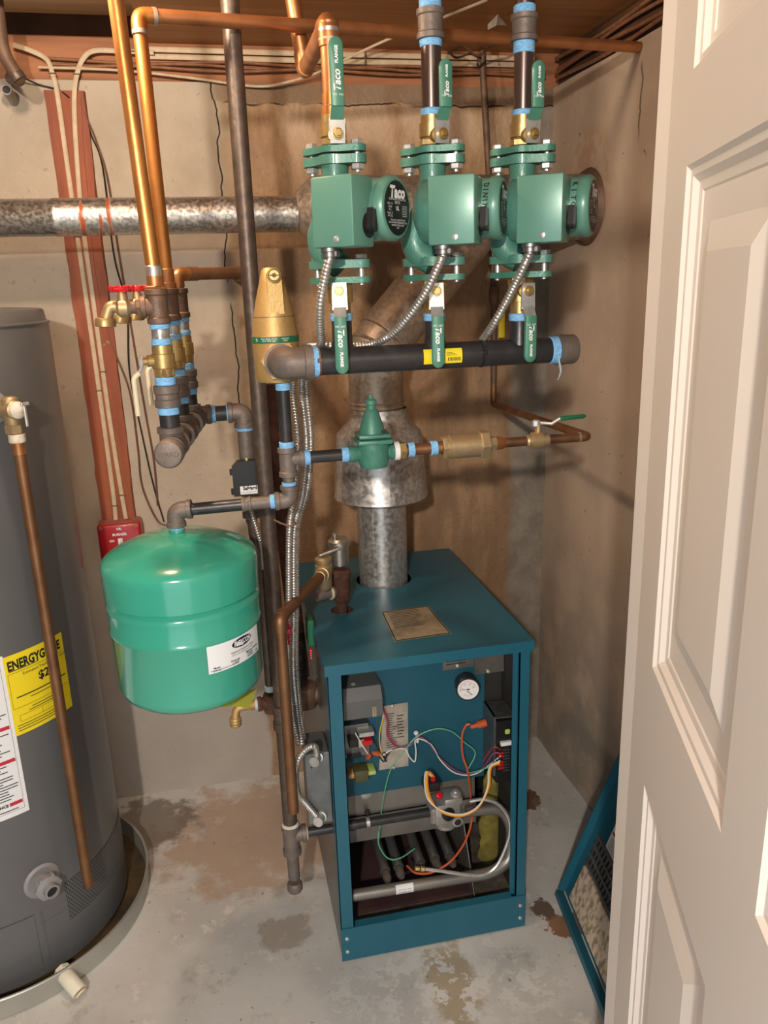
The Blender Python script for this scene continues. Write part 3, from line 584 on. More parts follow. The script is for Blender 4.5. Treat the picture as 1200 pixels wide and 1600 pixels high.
# relay box with two indicator lights on the flank, and the galvanised junction box
rb = bpart('zone_relay', MB().span((BX0-.016, 1.66, P(478, 1012, 1.66).z), (BX0, 1.72, P(478, 972, 1.66).z), bev=.003), 'lever_dark_green'); 
lc = P(477, 1018, 1.659)
for k in range(4): bpart('indicator', MB().box(V(BX0-.012, 1.659, lc.z-k*.006), (.003, .002, .0025)), 'ceramic_led', rb)
jz0, jz1 = P(492, 1276, 1.52).z, P(490, 1170, 1.52).z
jb = bpart('junction_box', MB().span((BX0-.052, 1.50, jz0), (BX0-.001, 1.59, jz1), bev=.003), 'box_steel')
bpart('cover_plate', MB().span((BX0-.054, 1.497, jz0-.002), (BX0-.002, 1.5, jz1+.002), bev=.001), 'box_steel', jb)
for z in (jz0+.02, jz0+.04, jz1-.03): bpart('knockout', MB().lathe((BX0-.042, 1.497, z), TO, [(0, .002), (.0006, .002)], 8), 'ink', jb)
for z, k in ((jz0+.018, 1.0), (jz1-.004, .8)):
    bpart('conduit_connector', MB().lathe((BX0-.024, 1.498, z), (-.5, -1, .1), [(0, .012), (.008, .012), (.009, .0095), (.022, .0095), (.023, .011), (.03, .011)], 14), 'steel', jb)

# ================================================================== FLUE
FX, FY = .39, 1.925
flue = thing('draft_hood_flue', 'galvanised flue pipe with flared draft hood rising from the boiler lid', 'flue', (FX, FY, BH-.04))
fp = link_mesh('flue_pipe', MB().lathe((FX, FY, BH-.04), UZ, [(0, .063), (.40, .063)], 40), 'galvanised', flue)
link_mesh('seam', MB().span((FX-.036, FY-.0555, BH-.03), (FX-.031, FY-.053, 1.0)), 'galvanised', fp)
hz = lambda y: P(595, y, FY).z
zr = P(595, 795, FY-.116).z
hd = link_mesh('draft_hood', MB().lathe((FX, FY, 0), UZ, [(zr, .114), (zr+.004, .119), (zr+.010, .117), (zr+.155, .106), (zr+.166, .104), (zr+.178, .092), (zr+.20, .072), (zr+.206, .070), (zr+.225, .0695)], 48, cap=False), 'galvanised', flue)
link_mesh('seam', MB().prism([(-.002, 0), (.002, 0), (.002, .15), (-.002, .15)], (FX+.0, FY-.1185, zr+.006), UX, V(0, .075, 1), .002), 'galvanised', hd)
z0_, z1_ = zr+.205, P(590, 600, FY-.06).z
up_ = link_mesh('flue_collar', MB().lathe((FX-.004, FY, 0), UZ, [(z0_, .066), (z0_+.012, .0685), (z0_+.014, .066), (z1_-.065, .066), (z1_-.062, .069), (z1_-.056, .067), (z1_-.05, .069), (z1_-.047, .066), (z1_, .066)], 40), 'galvanised_dull', flue)
wy_ = P(738, 356, 2.0); bend = V(FX-.004, FY, z1_)
dv = (wy_-V(FX-.004, FY, z1_+.09)).normalized()
path = arc_path([bend-UZ*.002, bend+UZ*.075, wy_+dv*.02], .07, 5); link_mesh('flue_elbow', MB().tube(path[:8], .0665, 36), 'galvanised_dull', flue)
link_mesh('flue_offset', MB().tube(path[6:], .068, 36), 'galvanised_dull', flue)
for k in (2, 4, 6):
    t = (path[k+1]-path[k]).normalized(); link_mesh('seam_ring', MB().lathe(path[k]-t*.004, t, [(0, .066), (.001, .070), (.004, .0685), (.007, .070), (.008, .066)], 36), 'galvanised_dull', flue)
VZ = 1.666
vent = thing('vent_main', 'large horizontal vent duct running behind the pumps into the side wall', 'duct', (.6, 2.015, VZ-.08))
link_mesh('duct', MB().lathe((.225, 2.015, VZ), UX, [(0, .042), (.03, .07), (.04, .0785), (.042, .080), (.05, .0785), (.60, .0785), (.602, .080), (.612, .080), (.614, .0785), (WX-.215, .0785)], 44), 'galvanised_dull', vent)
link_mesh('wall_collar', MB().lathe((WX-.025, 2.015, VZ), UX, [(0, .0785), (.01, .086), (.024, .094)], 40, cap=False), 'cast_brown', vent)
v2 = thing('water_heater_vent', 'shiny galvanised vent pipe along the wall, smeared with red-brown paint', 'duct', (-.4, 2.01, VZ-.05))
link_mesh('duct', MB().lathe((-1.55, 2.012, VZ-.006), UX, [(0, .0398), (1.232, .0398), (1.234, .0412), (1.242, .0412), (1.244, .0403), (1.776, .0403)], 36), 'galvanised_vent', v2)

# ================================================================== WATER HEATER
HC = V(-.631, 1.845, 0); HR = .297; HT = 1.468
wh = thing('water_heater', 'tall grey cylindrical water heater standing in a metal drain pan', 'water heater', (HC.x, HC.y, .012))
jk = link_mesh('jacket', MB().lathe(HC, UZ, [(.016, HR-.006), (.02, HR), (.145, HR), (.147, HR-.0015), (.151, HR-.0015), (.153, HR), (HT-.03, HR), (HT-.026, HR-.003)], 96), 'heater_grey', wh)
link_mesh('lid', MB().lathe(HC, UZ, [(HT-.031, HR-.004), (HT-.030, HR+.0025), (HT-.027, HR+.003), (HT-.0245, HR-.004), (HT-.005, HR-.007), (HT-.001, HR-.010), (HT, HR-.016), (HT+.002, HR-.05), (HT+.003, .02)], 96), 'heater_grey', wh)
def hit(x, y, r=HR):
    d = ray(x, y); a = d.x*d.x+d.y*d.y; b = -2*(d.x*HC.x+d.y*HC.y); c = HC.x**2+HC.y**2-r*r; t = (-b-math.sqrt(max(0, b*b-4*a*c)))/(2*a); p = C0+d*t
    return math.atan2(p.y-HC.y, p.x-HC.x), p.z
def onh(a, z, dr=0.): return V(HC.x+(HR+dr)*math.cos(a), HC.y+(HR+dr)*math.sin(a), z)
def cpatch(a0, a1, z0, z1, dr, n=14):
    mb = MB(); vs = []
    for i in range(n+1):
        a = a0+(a1-a0)*i/n; vs += [onh(a, z0, dr), onh(a, z1, dr)]
    return mb.add(vs, [(2*i, 2*i+2, 2*i+3, 2*i+1) for i in range(n)])
def hwrap(ac, zc, dr): return lambda x, y: onh(ac+x/HR, zc+y, dr)
aR, zT = hit(95, 987); aL, zB = hit(25, 1151)
es = link_mesh('energy_label', cpatch(aL, aR, zB, zT, .0006), 'label_yellow', wh)
EW = (aR-aL)*HR
text('ENERGYGUIDE', .028, 0, UX, UZ, 'ink', es, align='LEFT', wrap=lambda x, y: onh(aL+.006/HR+x/HR, zT-.024+y, .0012), bold=.0011, fit=EW*.88)
text('$220', .026, 0, UX, UZ, 'ink', es, align='LEFT', wrap=lambda x, y: onh(aL+EW*.47/HR+x/HR, zT-.068+y, .0012), bold=.0008)
text('Estimated Yearly Energy Cost', .009, 0, UX, UZ, 'ink', es, align='LEFT', wrap=lambda x, y: onh(aL+EW*.24/HR+x/HR, zT-.048+y, .0012))
mb = MB()
def hrect(mb, s0, s1, z0, z1, n=8, dr=.0011):
    for i in range(n):
        a, b = aL+(s0+(s1-s0)*i/n)/HR, aL+(s0+(s1-s0)*(i+1)/n)/HR; mb.quad(onh(a, z0, dr), onh(b, z0, dr), onh(b, z1, dr), onh(a, z1, dr))
hrect(mb, EW*.1, EW*.95, zT-.0965, zT-.094)
for (s0, s1, z) in ((.03, .97, .04), (.03, .97, .118), (.1, .8, .136), (.1, .8, .15)): hrect(mb, EW*s0, EW*s1, zT-z-.0007, zT-z)
for s in (.03, .1, .45, .8): hrect(mb, EW*s, EW*s+.0006, zT-(.118 if s < .05 else .15), zT-(.04 if s < .05 else .136), 1)
for k in range(7):
    z_ = zT-.157-k*.0058
    if z_ > zB+.006: hrect(mb, EW*.05, EW*(.6+.3*random.random()), z_-.0016, z_)
for (s0, s1, z) in ((.3, .75, .103), (.3, .7, .125), (.25, .7, .131), (.05, .5, .034)): hrect(mb, EW*s0, EW*s1, zT-z-.0016, zT-z)
link_mesh('print_lines', mb, 'ink', es, smooth=False)
aW, zW = hit(46, 1265); aW2 = aW-.62; zW1 = zW+.36
ws = link_mesh('warning_label', cpatch(aW2, aW, zW, zW1, .0004), 'label_white', wh)
def wrect(mb, s0, s1, z0, z1, n=6, dr=.001):
    for i in range(n):
        a, b = aW+(s0+(s1-s0)*i/n)/HR, aW+(s0+(s1-s0)*(i+1)/n)/HR; mb.quad(onh(a, z0, dr), onh(b, z0, dr), onh(b, z1, dr), onh(a, z1, dr))
mb = MB(); wrect(mb, -.036, -.010, zW+.026, zW+.034); wrect(mb, -.17, -.010, zW+.125, zW+.133); wrect(mb, -.17, -.010, zW+.20, zW+.208); link_mesh('red_bar', mb, 'ink_red', ws, smooth=False)
mb = MB(); rnd = random.Random(3)
for k in range(50):
    z = zW+.016+k*.0064
    if any(abs(z-q) < .01 for q in (zW+.03, zW+.129, zW+.204)): continue
    e = -.012-.035*rnd.random(); wrect(mb, -.17, e, z, z+.0022)
for z in (zW+.012, zW+.34): wrect(mb, -.17, -.008, z, z+.0006)
mb.quad(onh(aW-.0085/HR, zW+.012, .001), onh(aW-.008/HR, zW+.012, .001), onh(aW-.008/HR, zW+.34, .001), onh(aW-.0085/HR, zW+.34, .001)); link_mesh('print_lines', mb, 'ink', ws, smooth=False)
text('APPLIANCE', .009, 0, UX, UZ, 'ink', ws, align='RIGHT', wrap=lambda x, y: onh(aW-.038/HR+x/HR, zW+.03+y, .0012), bold=.0004)
# drain valve, panel lines, perforated air screen
aD, zD = hit(66, 1376); nD = V(math.cos(aD), math.sin(aD), 0); dc = onh(aD, zD)
dvl = link_mesh('drain_escutcheon', MB().lathe(dc-nD*.006, nD, [(0, .04), (.006, .04), (.010, .034), (.007, .022)], 32), 'heater_plastic', wh)
dv2 = link_mesh('drain_valve', MB().lathe(dc, nD, [(0, .018), (.02, .018), (.021, .027), (.034, .027), (.036, .022), (.038, .016), (.052, .0155), (.0525, .012), (.045, .0118)], 24), 'heater_plastic', wh)
for k in range(6):
    a = k*math.pi/3; _, fu, fv = frame(nD); link_mesh('grip_lug', MB().box(dc+nD*.0275+(fu*math.cos(a)+fv*math.sin(a))*.027, (.006, .006, .012), ux=fu, uy=fv, bev=.001), 'heater_plastic', dv2)
link_mesh('valve_bore', MB().lathe(dc+nD*.046, nD, [(0, .0117), (.0005, .0117)], 20), 'ink', dv2)
aS0, zS0 = hit(110, 1440); aS1, zS1 = hit(186, 1300)
m = mat('air_screen', (.115, .118, .122), .4); g = graph(m)
ang = g['m']('MULTIPLY', g['m']('ARCTAN2', g['y'], g['x']), HR); PI2 = 2*math.pi
row = g['m']('DIVIDE', g['z'], .0065); rowi = g['m']('FLOOR', row); fx_ = g['m']('FRACT', g['m']('ADD', g['m']('DIVIDE', ang, .0075), g['m']('MULTIPLY', rowi, .5))); fz_ = g['m']('FRACT', row)
dd = g['m']('SQRT', g['m']('ADD', g['m']('POWER', g['m']('SUBTRACT', fx_, .5), 2.), g['m']('POWER', g['m']('SUBTRACT', fz_, .5), 2.)))
g['base'](g['mix'](g['ramp'](dd, .26, .36, 1, 0), (.115, .118, .122), (.006, .006, .006)))
aS1 = max(aS1, aS0+.55)
link_mesh('air_screen', cpatch(aS0, aS0+1.0, zS0+.005, zS0+.105, .0008, 20), m, wh)
for (s0, s1, z0, z1) in ((-1.0, .02-.0, .135, .1365),): pass
aP, zP = hit(52, 1427); lnz = hit(60, 1500)
link_mesh('access_door', cpatch(aP-.55, aP, zP-.14, zP-.004, .0022), 'heater_grey', wh)
link_mesh('access_ridge', cpatch(aP+.05, aP+.058, zP-.14, zP-.004, .002, 2), 'heater_grey', wh)
# temperature and pressure valve
TY = 1.60; tp = P(17, 640, TY); tdir = (V(tp.x, tp.y, 0)-V(HC.x, HC.y, 0)).normalized()
tv = link_mesh('relief_valve', MB().lathe(tp-tdir*.075-UX*0, tdir, [(0, .014), (.05, .014), (.055, .018), (.09, .018), (.092, .016)], 18).lathe(tp-UZ*.03, UZ, [(0, .013), (.006, .015), (.03, .016), (.05, .015), (.054, .011)], 16).hex(tp-UZ*.045, tp-UZ*.028, .0165), 'brass_worn', wh)
link_mesh('valve_cap', MB().lathe(tp+tdir*.015, tdir, [(0, .016), (.008, .016), (.012, .010)], 18), 'white_tape', tv)
link_mesh('test_lever', MB().box(tp+tdir*.032-UZ*.008+V(.006, 0, 0), (.005, .004, .045), ux=tdir.cross(UZ), uy=tdir, bev=.001).box(tp+tdir*.034+UZ*.012+V(.006, 0, 0), (.016, .005, .006), ux=tdir.cross(UZ), uy=tdir, bev=.001), 'steel', tv)
link_mesh('escutcheon', MB().lathe(onh(math.atan2(tdir.y, tdir.x), tp.z)-tdir*.004, tdir, [(0, .034), (.006, .033), (.01, .026)], 24), 'heater_plastic', tv)
dpipe = thing('relief_discharge_pipe', 'straight copper discharge pipe hanging down the front of the water heater', 'pipe', (tp.x, TY, P(148, 1380, TY).z))
zb = P(148, 1382, TY).z; q = V(tp.x+.003, TY, 0)
link_mesh('copper_pipe', MB().lathe(q, UZ, [(zb, .0088), (zb, .0112), (tp.z-.075, .0112)], 18, cap=False), 'copper_dull', dpipe)
link_mesh('adapter', MB().lathe(q, UZ, [(tp.z-.085, .0118), (tp.z-.06, .013), (tp.z-.048, .0145)], 16), 'copper', dpipe); tape(q+UZ*(tp.z-.062), q+UZ*(tp.z-.046), .0152, dpipe, 'white_tape')

# ================================================================== DRAIN PAN
pan = thing('drain_pan', 'shallow round metal drain pan under the water heater', 'pan', (HC.x, HC.y, 0)); PR = .351
link_mesh('pan_wall', MB().lathe(V(HC.x, HC.y, 0), UZ, [(.0005, .02), (.0005, PR-.004), (.004, PR-.001), (.048, PR), (.053, PR+.004), (.056, PR+.002), (.055, PR-.003), (.05, PR-.003), (.006, PR-.006), (.006, PR-.02)], 96, cap=False), 'pan_metal', pan)
link_mesh('wet_bottom', MB().lathe(V(HC.x, HC.y, 0), UZ, [(.004, PR-.005), (.0075, PR-.006), (.0078, .01)], 64, cap=False), 'pan_wet', pan)
pe = PZ(98, 1520, .03); pd = (V(pe.x, pe.y, 0)-V(HC.x, HC.y, 0)).normalized(); pe = V(HC.x, HC.y, .034)+pd*PR
dr_ = link_mesh('drain_outlet', MB().tube(arc_path([pe-pd*.012, pe+pd*.016, pe+pd*.02+V(.02, -.018, -.016)], .012, 5), .0175, 20).lathe(pe-pd*.02, pd, [(0, .02), (.012, .02)], 8), 'pvc', pan)
link_mesh('outlet_bore', MB().lathe(pe+pd*.02+V(.02, -.018, -.016)+V(.004, -.0036, -.0032), V(.02, -.018, -.016), [(-.004, .0135), (.0005, .0135)], 20), 'lever_cream', dr_)

# ================================================================== EXPANSION TANK
TC = V(-.085, 1.38, 0); TR = .1335
tk = thing('expansion_tank', 'glossy green steel expansion tank hanging from the black pipework', 'tank', (TC.x, TC.y, .785))
zt = 1.088
gz_, bz_, fz_, sz_ = P(290, 966, 1.249).z, P(290, 1014, 1.251).z, P(290, 1106, 1.26).z-.022, P(290, 906, 1.25).z
prof = [(fz_-.002, .02), (fz_, .088), (fz_+.006, .113), (fz_+.015, .1235), (fz_+.028, .1285), (bz_-.004, .1305), (bz_-.002, .1325), (bz_+.001, .1332), (bz_+.004, .1325), (bz_+.006, .1308), (gz_-.014, .1325), (gz_-.006, .1335), (gz_-.002, .1285), (gz_+.001, .1255), (gz_+.0035, .1265), (gz_+.006, .1335), (sz_-.012, .1348), (sz_-.003, .134), (sz_+.003, .1315), (sz_+.009, .1255), (sz_+.016, .114), (sz_+.026, .092), (sz_+.035, .066), (sz_+.041, .040), (sz_+.044, .016), (sz_+.0445, .002)]; zt = sz_+.0445
body = link_mesh('tank_body', MB().lathe(TC, UZ, prof, 96), 'tank_green', tk, ang=60)
link_mesh('tank_nozzle', MB().lathe(TC, UZ, [(zt-.006, .016), (zt+.002, .0125), (1.10, .0125)], 20), 'tank_green', tk)
tr_ = .1305
def thit(x, y):
    d = ray(x, y); a = d.x*d.x+d.y*d.y; b = -2*(d.x*TC.x+d.y*TC.y); c = TC.x**2+TC.y**2-tr_**2; t = (-b-math.sqrt(max(0, b*b-4*a*c)))/(2*a); p = C0+d*t; return math.atan2(p.y-TC.y, p.x-TC.x), p.z
def ont(a, z, dr=0): return V(TC.x+(tr_+dr)*math.cos(a), TC.y+(tr_+dr)*math.sin(a), z)
a0, z0 = thit(322, 1010); a1, z1 = thit(400, 975); a0b, z0b = thit(326, 1054)
mb = MB(); n = 12; vs = []
for i in range(n+1): a = a0+(a1-a0)*i/n; vs += [ont(a, z0b+.0, .001), ont(a, z0, .0012)]
tl = link_mesh('tank_label', mb.add(vs, [(2*i, 2*i+2, 2*i+3, 2*i+1) for i in range(n)]), 'label_white', tk)
LW = (a1-a0)*tr_; LH = z0-z0b
ac = a0+(a1-a0)*.58; mb = MB(); vs = [ont(ac+.024*math.cos(k*math.pi/14)/tr_, z0-.013+.0085*math.sin(k*math.pi/14), .0018) for k in range(28)]; mb.add(vs, [tuple(range(28))]); bd = link_mesh('badge', mb, 'navy', tl, smooth=False)
text('FLEXCON', .0125, 0, UX, UZ, 'ink_white', bd, wrap=lambda x, y: ont(ac+x/tr_, z0-.013+y, .0026), bold=.0004, sx=.72, shear=.2)
text('Hydronic Expansion Tank', .0052, 0, UX, UZ, 'ink', tl, wrap=lambda x, y: ont(ac+x/tr_, z0-.0265+y, .002)); text('Not for use in potable water systems', .0034, 0, UX, UZ, 'ink', tl, wrap=lambda x, y: ont(ac+x/tr_, z0-.0315+y, .002))
for (s, z, t_) in ((.12, .043, 'Model'), (.12, .048, 'RTX 30'), (.42, .041, 'Precharge'), (.42, .046, '12 PSIG'), (.78, .037, 'Maximum Working'), (.72, .041, 'Pressure'), (.72, .046, '100 PSIG'), (.9, .046, '240F')):
    text(t_, .0046, 0, UX, UZ, 'ink', tl, wrap=lambda x, y, s=s, z=z: ont(a0+(a1-a0)*s+x/tr_, z0-z+y, .002), bold=.0001)
text('RTX Flexcon Industries, Massachusetts', .0034, 0, UX, UZ, 'ink', tl, align='LEFT', wrap=lambda x, y: ont(a0+.003/tr_+x/tr_, z0b+.0045+y, .002))
mb = MB(); a = thit(172, 1030)[0]; b = a-.01; vs = []
for i in range(9): z = bz_-.004-.13*i/8; vs += [ont(a-.10, z, .0016), ont(a+.02*math.sin(i*2.), z, .0016)]
link_mesh('side_sticker', mb.add(vs, [(2*i, 2*i+1, 2*i+3, 2*i+2) for i in range(8)]), 'tag_lime', tk)
q = [P(x, y, Yk) for x, y, Yk in ((334, 1106, 1.27), (362, 1103, 1.28), (390, 1107, 1.31), (402, 1076, 1.40), (372, 1080, 1.42))]
mb = MB(); mb.add(q+[p+V(0, .0006, -.0004) for p in q], [(0, 1, 2, 3, 4), (9, 8, 7, 6, 5)]+[(k, (k+1) % 5, 5+(k+1) % 5, 5+k) for k in range(5)]); tag(link_mesh('paper_tag', mb, 'tag_yellow', smooth=False), 'yellow paper tag tucked under the green expansion tank', 'tag')

# ================================================================== CIRCULATOR PUMPS
PY = 1.28; PXS = (.205, .3565, .5025); PZC = 1.602
ANG = math.radians(39); MA = V(math.cos(ANG), -math.sin(ANG), 0); MM = V(-math.sin(ANG), -math.cos(ANG), 0)
def flange_shape(rb=.026, bx=.039, re=.0135, n=8):
    pts = []
    for s in (1, -1):
        for k in range(n+1):
            a = -math.pi/2.4+k*(2*math.pi/2.4)/n; pts.append((s*(bx+re*math.cos(a)), s*re*math.sin(a)))
        for k in range(n+1):
            a = math.radians(50)+k*math.radians(80)/n; pts.append((s*rb*math.cos(a), s*rb*math.sin(a)))
    return pts
def bolt(z0, z1, x, y, parent, head_up=True):
    b = link_mesh('bolt', MB().cyl((x, y, z0-.012), (x, y, z1+.004), .0042, 10).hex((x, y, z1), (x, y, z1+.008), .0095), 'steel', parent)
    link_mesh('nut', MB().hex((x, y, z0-.009), (x, y, z0), .0102), 'steel', b); return b
def ball_valve(X, z0, z1, sd, nz, up, label, flange_z, ll):
    """brass isolation valve with its own pump flange and a flat green lever"""
    t = thing('ball_valve', label, 'valve', (X, PY, z0), 'isolation valves on the circulator pumps'); sd = Vector(sd).normalized(); wx = UZ.cross(sd).normalized(); wx = wx if wx.x > 0 else -wx; c = V(X, PY, 0); L = z1-z0
    link_mesh('valve_body', MB().lathe(c+UZ*z0, UZ, [(0, .0155), (L*.3, .0155), (L*.31, .0195), (L*.75, .0195), (L*.76, .017), (L, .017)], 20).hex(c+UZ*(z0+L*.02 if up > 0 else z1-L*.3), c+UZ*(z0+L*.25 if up > 0 else z1-L*.02), .0205).lathe(c+UZ*nz, sd, [(0, .012), (.024, .012), (.025, .008), (.038, .008)], 14), 'brass', t)
    link_mesh('valve_flange', MB().prism(flange_shape(), c+UZ*flange_z, MA, V(math.sin(ANG), math.cos(ANG), 0), .009), 'valve_green', t)
    e = c+UZ*nz+sd*.031
    lv = link_mesh('lever', MB().prism([(-.011, -.013), (.011, -.013), (.012, .02), (-.012, .02)] if up > 0 else [(-.012, -.028), (.012, -.028), (.011, .012), (-.011, .012)], e, wx, UZ, .0025 if (wx.cross(UZ)).dot(sd) > 0 else -.0025), 'steel', t, smooth=False)
    link_mesh('lever_nut', MB().hex(e+sd*.002, e+sd*.008, .0078).cyl(e+sd*.008, e+sd*.012, .004, 10), 'brass', lv)
    s0, s1 = (.018, .036) if up > 0 else (.024, .040)
    uu = UZ*up; off = sd*.012; w1, w2 = .0098, .0094
    q = [e+uu*s0-wx*w1, e+uu*s0+wx*w1, e+uu*s1+off+wx*w2, e+uu*s1+off-wx*w2]
    mb = MB(); mb.add(q+[p+sd*.0024 for p in q], [(0, 1, 2, 3), (7, 6, 5, 4)]+[(k, (k+1) % 4, 4+(k+1) % 4, 4+k) for k in range(4)]); link_mesh('lever_bend', mb, 'steel' if up < 0 else 'lever_green', lv, smooth=False)
    g0, g1 = s1-.002, ll; pts = [(-w2, g0), (w2, g0), (w2+.0006, g1-.012)]+[((w2+.0006)*math.cos(k*math.pi/10), g1-.012+.012*math.sin(k*math.pi/10)) for k in range(1, 10)]+[(-w2-.0006, g1-.012)]
    gp = MB(); o = e+off-sd*.001; a = [o+wx*p[0]+uu*p[1] for p in pts]; n = len(a)
    gp.add(a+[p+sd*.0048 for p in a]+[o+(wx*p[0]*.86+uu*((p[1]-g0)*.985+g0))+sd*.006 for p in pts], [tuple(range(n)), tuple(2*n+k for k in range(n))]+[(k, (k+1) % n, n+(k+1) % n, n+k) for k in range(n)]+[(n+k, n+(k+1) % n, 2*n+(k+1) % n, 2*n+k) for k in range(n)])
    gr_ = link_mesh('lever_grip', gp, 'lever_green', lv, ang=50)
    tu = uu; tw = -wx*up; mid = o+sd*.0064
    text('Taco', .16*(g1-g0), mid+uu*(g0+.36*(g1-g0)), tu, tw, 'ink_white', gr_, bold=.0004, shear=.25); text('FLANGE', .07*(g1-g0), mid+uu*(g0+.74*(g1-g0)), tu, tw, 'ink_white', gr_, bold=.0003)
    text('OFF  ON', .004, mid+uu*(g0+.014), wx if up > 0 else -wx, uu, 'ink_white', gr_)
    return t
def pump(i, X, label, hand):
    ang = math.radians((42, 30, 36)[i]); MA = V(math.cos(ang), -math.sin(ang), 0); MM = V(-math.sin(ang), -math.cos(ang), 0); FA = V(math.cos(ANG), -math.sin(ANG), 0)
    t = thing('circulator_pump', label, 'pump', (X, PY, 1.52), 'green circulator pumps'); o = V(X, PY, PZC); ux, uy = FA, V(math.sin(ANG), math.cos(ANG), 0)
    zu, zl = 1.669, 1.5215
    vol = MB().lathe(o-MA*.024, MA, [(0, .03), (.006, .042), (.014, .049), (.030, .051), (.036, .051), (.040, .048)], 36)
    vol.lathe(V(X, PY, o.z+.02), UZ, [(0, .024), (.03, .02), (zu-o.z-.02, .0215)], 20)
    ctr = spline([o-MA*.008+UZ*.005, o-MA*.030-UZ*.03, o-MA*.025-UZ*.058, V(X, PY, zl+.006)], 6); vol.tube(ctr, .0215, 18)
    link_mesh('volute', vol, 'cast_green', t)
    for z, nm in ((zu, 'upper'), (zl, 'lower')):
        fl = link_mesh('pump_flange', MB().prism(flange_shape(), V(X, PY, z), ux, uy, .012).lathe(V(X, PY, z+(.0 if nm == 'lower' else .0)), UZ, [(.001, .024), (.0135, .024)], 20), 'cast_green', t)
        for s in (-1, 1):
            q = V(X, PY, 0)+FA*.039*s
            if nm == 'upper': bolt(zu-.0, zu+.025, q.x, q.y, fl)
            else: bolt(zl-.013, zl+.012, q.x, q.y, fl)
    ml = (0, .006, .008)[i]
    mo = link_mesh('motor', MB().lathe(o+MA*(.008+ml), MA, [(-.01, .045), (.006, .0455), (.078, .0435), (.081, .0455), (.091, .0455), (.096, .042), (.097, .038), (.096, .0375)], 44), 'pump_green', t)
    oe = o+MA*(.008+.0965+ml); ex = UZ.cross(MA).normalized()
    ex = ex if ex.x > 0 else -ex
    lb = link_mesh('motor_label', MB().lathe(oe, MA, [(0, .0375), (.0006, .0375)], 40), 'black_plastic', mo); q = oe+MA*.0012
    text('Taco', .022, q+UZ*.021, ex, UZ, 'ink_white', lb, bold=.0012, shear=.15); text('CARTRIDGE CIRCULATOR', .0042, q+UZ*.0118, ex, UZ, 'ink_white', lb); text('007-F5', .0058, q+UZ*.0072, ex, UZ, 'ink_white', lb)
    text('VAC 115\nHz 60\nPh 1\nAmps .71\nHP 1/25', .0042, q-ex*.022-UZ*.003, ex, UZ, 'ink_white', lb); text('UL', .008, q-UZ*.0005, ex, UZ, 'ink_white', lb, bold=.0003)
    mb = MB()
    for a in range(5): mb.quad(q+ex*.014+UZ*(.003-a*.0035), q+ex*.027+UZ*(.003-a*.0035), q+ex*.027+UZ*(.0034-a*.0035), q+ex*.014+UZ*(.0034-a*.0035))
    for a in range(4): mb.quad(q+ex*(.014+a*.0043)+UZ*.0034, q+ex*(.0144+a*.0043)+UZ*.0034, q+ex*(.0144+a*.0043)-UZ*.011, q+ex*(.014+a*.0043)-UZ*.011)
    link_mesh('table_lines', mb, 'ink_white', lb, smooth=False)
    text('TACO INC. CRANSTON, RI\nMAX WORKING PRESSURE 125 PSI\nWATER SYSTEMS ONLY\nUSA', .0036, q-UZ*.022, ex, UZ, 'ink_white', lb)
    # wiring box
    bs, bd, bw, bh = .050, .062, .069, .095; bc = o+MA*bs+MM*bd-UZ*.006
    bx_ = link_mesh('wiring_box', MB().box(bc, (bw, .056, bh), ux=MA, uy=-MM, bev=.003, seg=2), 'pump_green', t)
    kc = bc+MA*(bw/2)-MM*.014-UZ*.018
    link_mesh('knob_plate', MB().lathe(kc-MA*.002, MA, [(0, .0175), (.0025, .0175)], 24), 'black_plastic', bx_)
    tear = [(.0105*math.cos(a_), .0105*math.sin(a_)) for a_ in [math.radians(200+k*14) for k in range(11)]]+[(.0032, .0235), (-.0032, .0235)]
    kn = MB().prism(tear, kc, MM, UZ, -.008 if MM.cross(UZ).dot(MA) < 0 else .008); kn.prism([(p[0]*.45, p[1]*.9) for p in tear], kc, MM, UZ, -.012 if MM.cross(UZ).dot(MA) < 0 else .012)
    link_mesh('knob', kn, 'black_plastic', bx_, smooth=False)
    link_mesh('screw', MB().lathe(bc+MM*.028+MA*.006-UZ*.037, MM, [(0, .0048), (.002, .0045), (.003, .002)], 12), 'steel', bx_)
    cc = bc-MA*.016+MM*.014-UZ*(bh/2)
    link_mesh('cable_connector', MB().lathe(cc, -UZ, [(0, .0125), (.005, .0125), (.006, .0105), (.012, .0105), (.013, .0085), (.015, .0085)], 16).box(cc-UZ*.008+MA*.011, (.008, .014, .010), ux=MA, uy=MM, bev=.002), 'steel_dark', t)
    if hand:   # marker lettering running down the motor barrel, each letter turned on its side
        rr = .0446; view = (-MM*-1)
        n = len(hand)
        for k, ch in enumerate(hand):
            if ch == ' ': continue
            ph = math.radians(42-84*k/(n-1)); nrm = (MM*math.cos(ph)+UZ*math.sin(ph)); dn = (MM*-math.sin(ph)+UZ*math.cos(ph))*-1
            text(ch, .011, o+MA*.090+nrm*rr+nrm*.0006, dn, MA, 'ink', mo, name='marker_letter', bold=.0002, shear=.15*((k % 3)-1))
    return cc-UZ*.013
conn = [pump(0, PXS[0], 'green circulator pump with no handwriting, beside the brass air separator', ''),
        pump(1, PXS[1], 'green circulator pump with DINING RM handwritten on its motor', 'DINING RM'),
        pump(2, PXS[2], 'green circulator pump with KITCHEN handwritten on its motor', 'KITCHEN')]
who = ('unmarked', 'dining room', 'kitchen')
zv = lambda i, y: P((517, 674, 815)[i], y, PY).z
for i, sd in enumerate(((.03, -1, 0), (.21, -.98, 0), (.13, -.99, 0))):
    ball_valve(PXS[i], 1.6945, zv(i, 181), sd, zv(i, 208)-.006, 1, 'brass ball valve with raised green lever above the %s pump' % who[i], 1.685, (.122, .097, .097)[i])
zl_ = lambda i, y: P((538, 682, 815)[i], y, PY).z
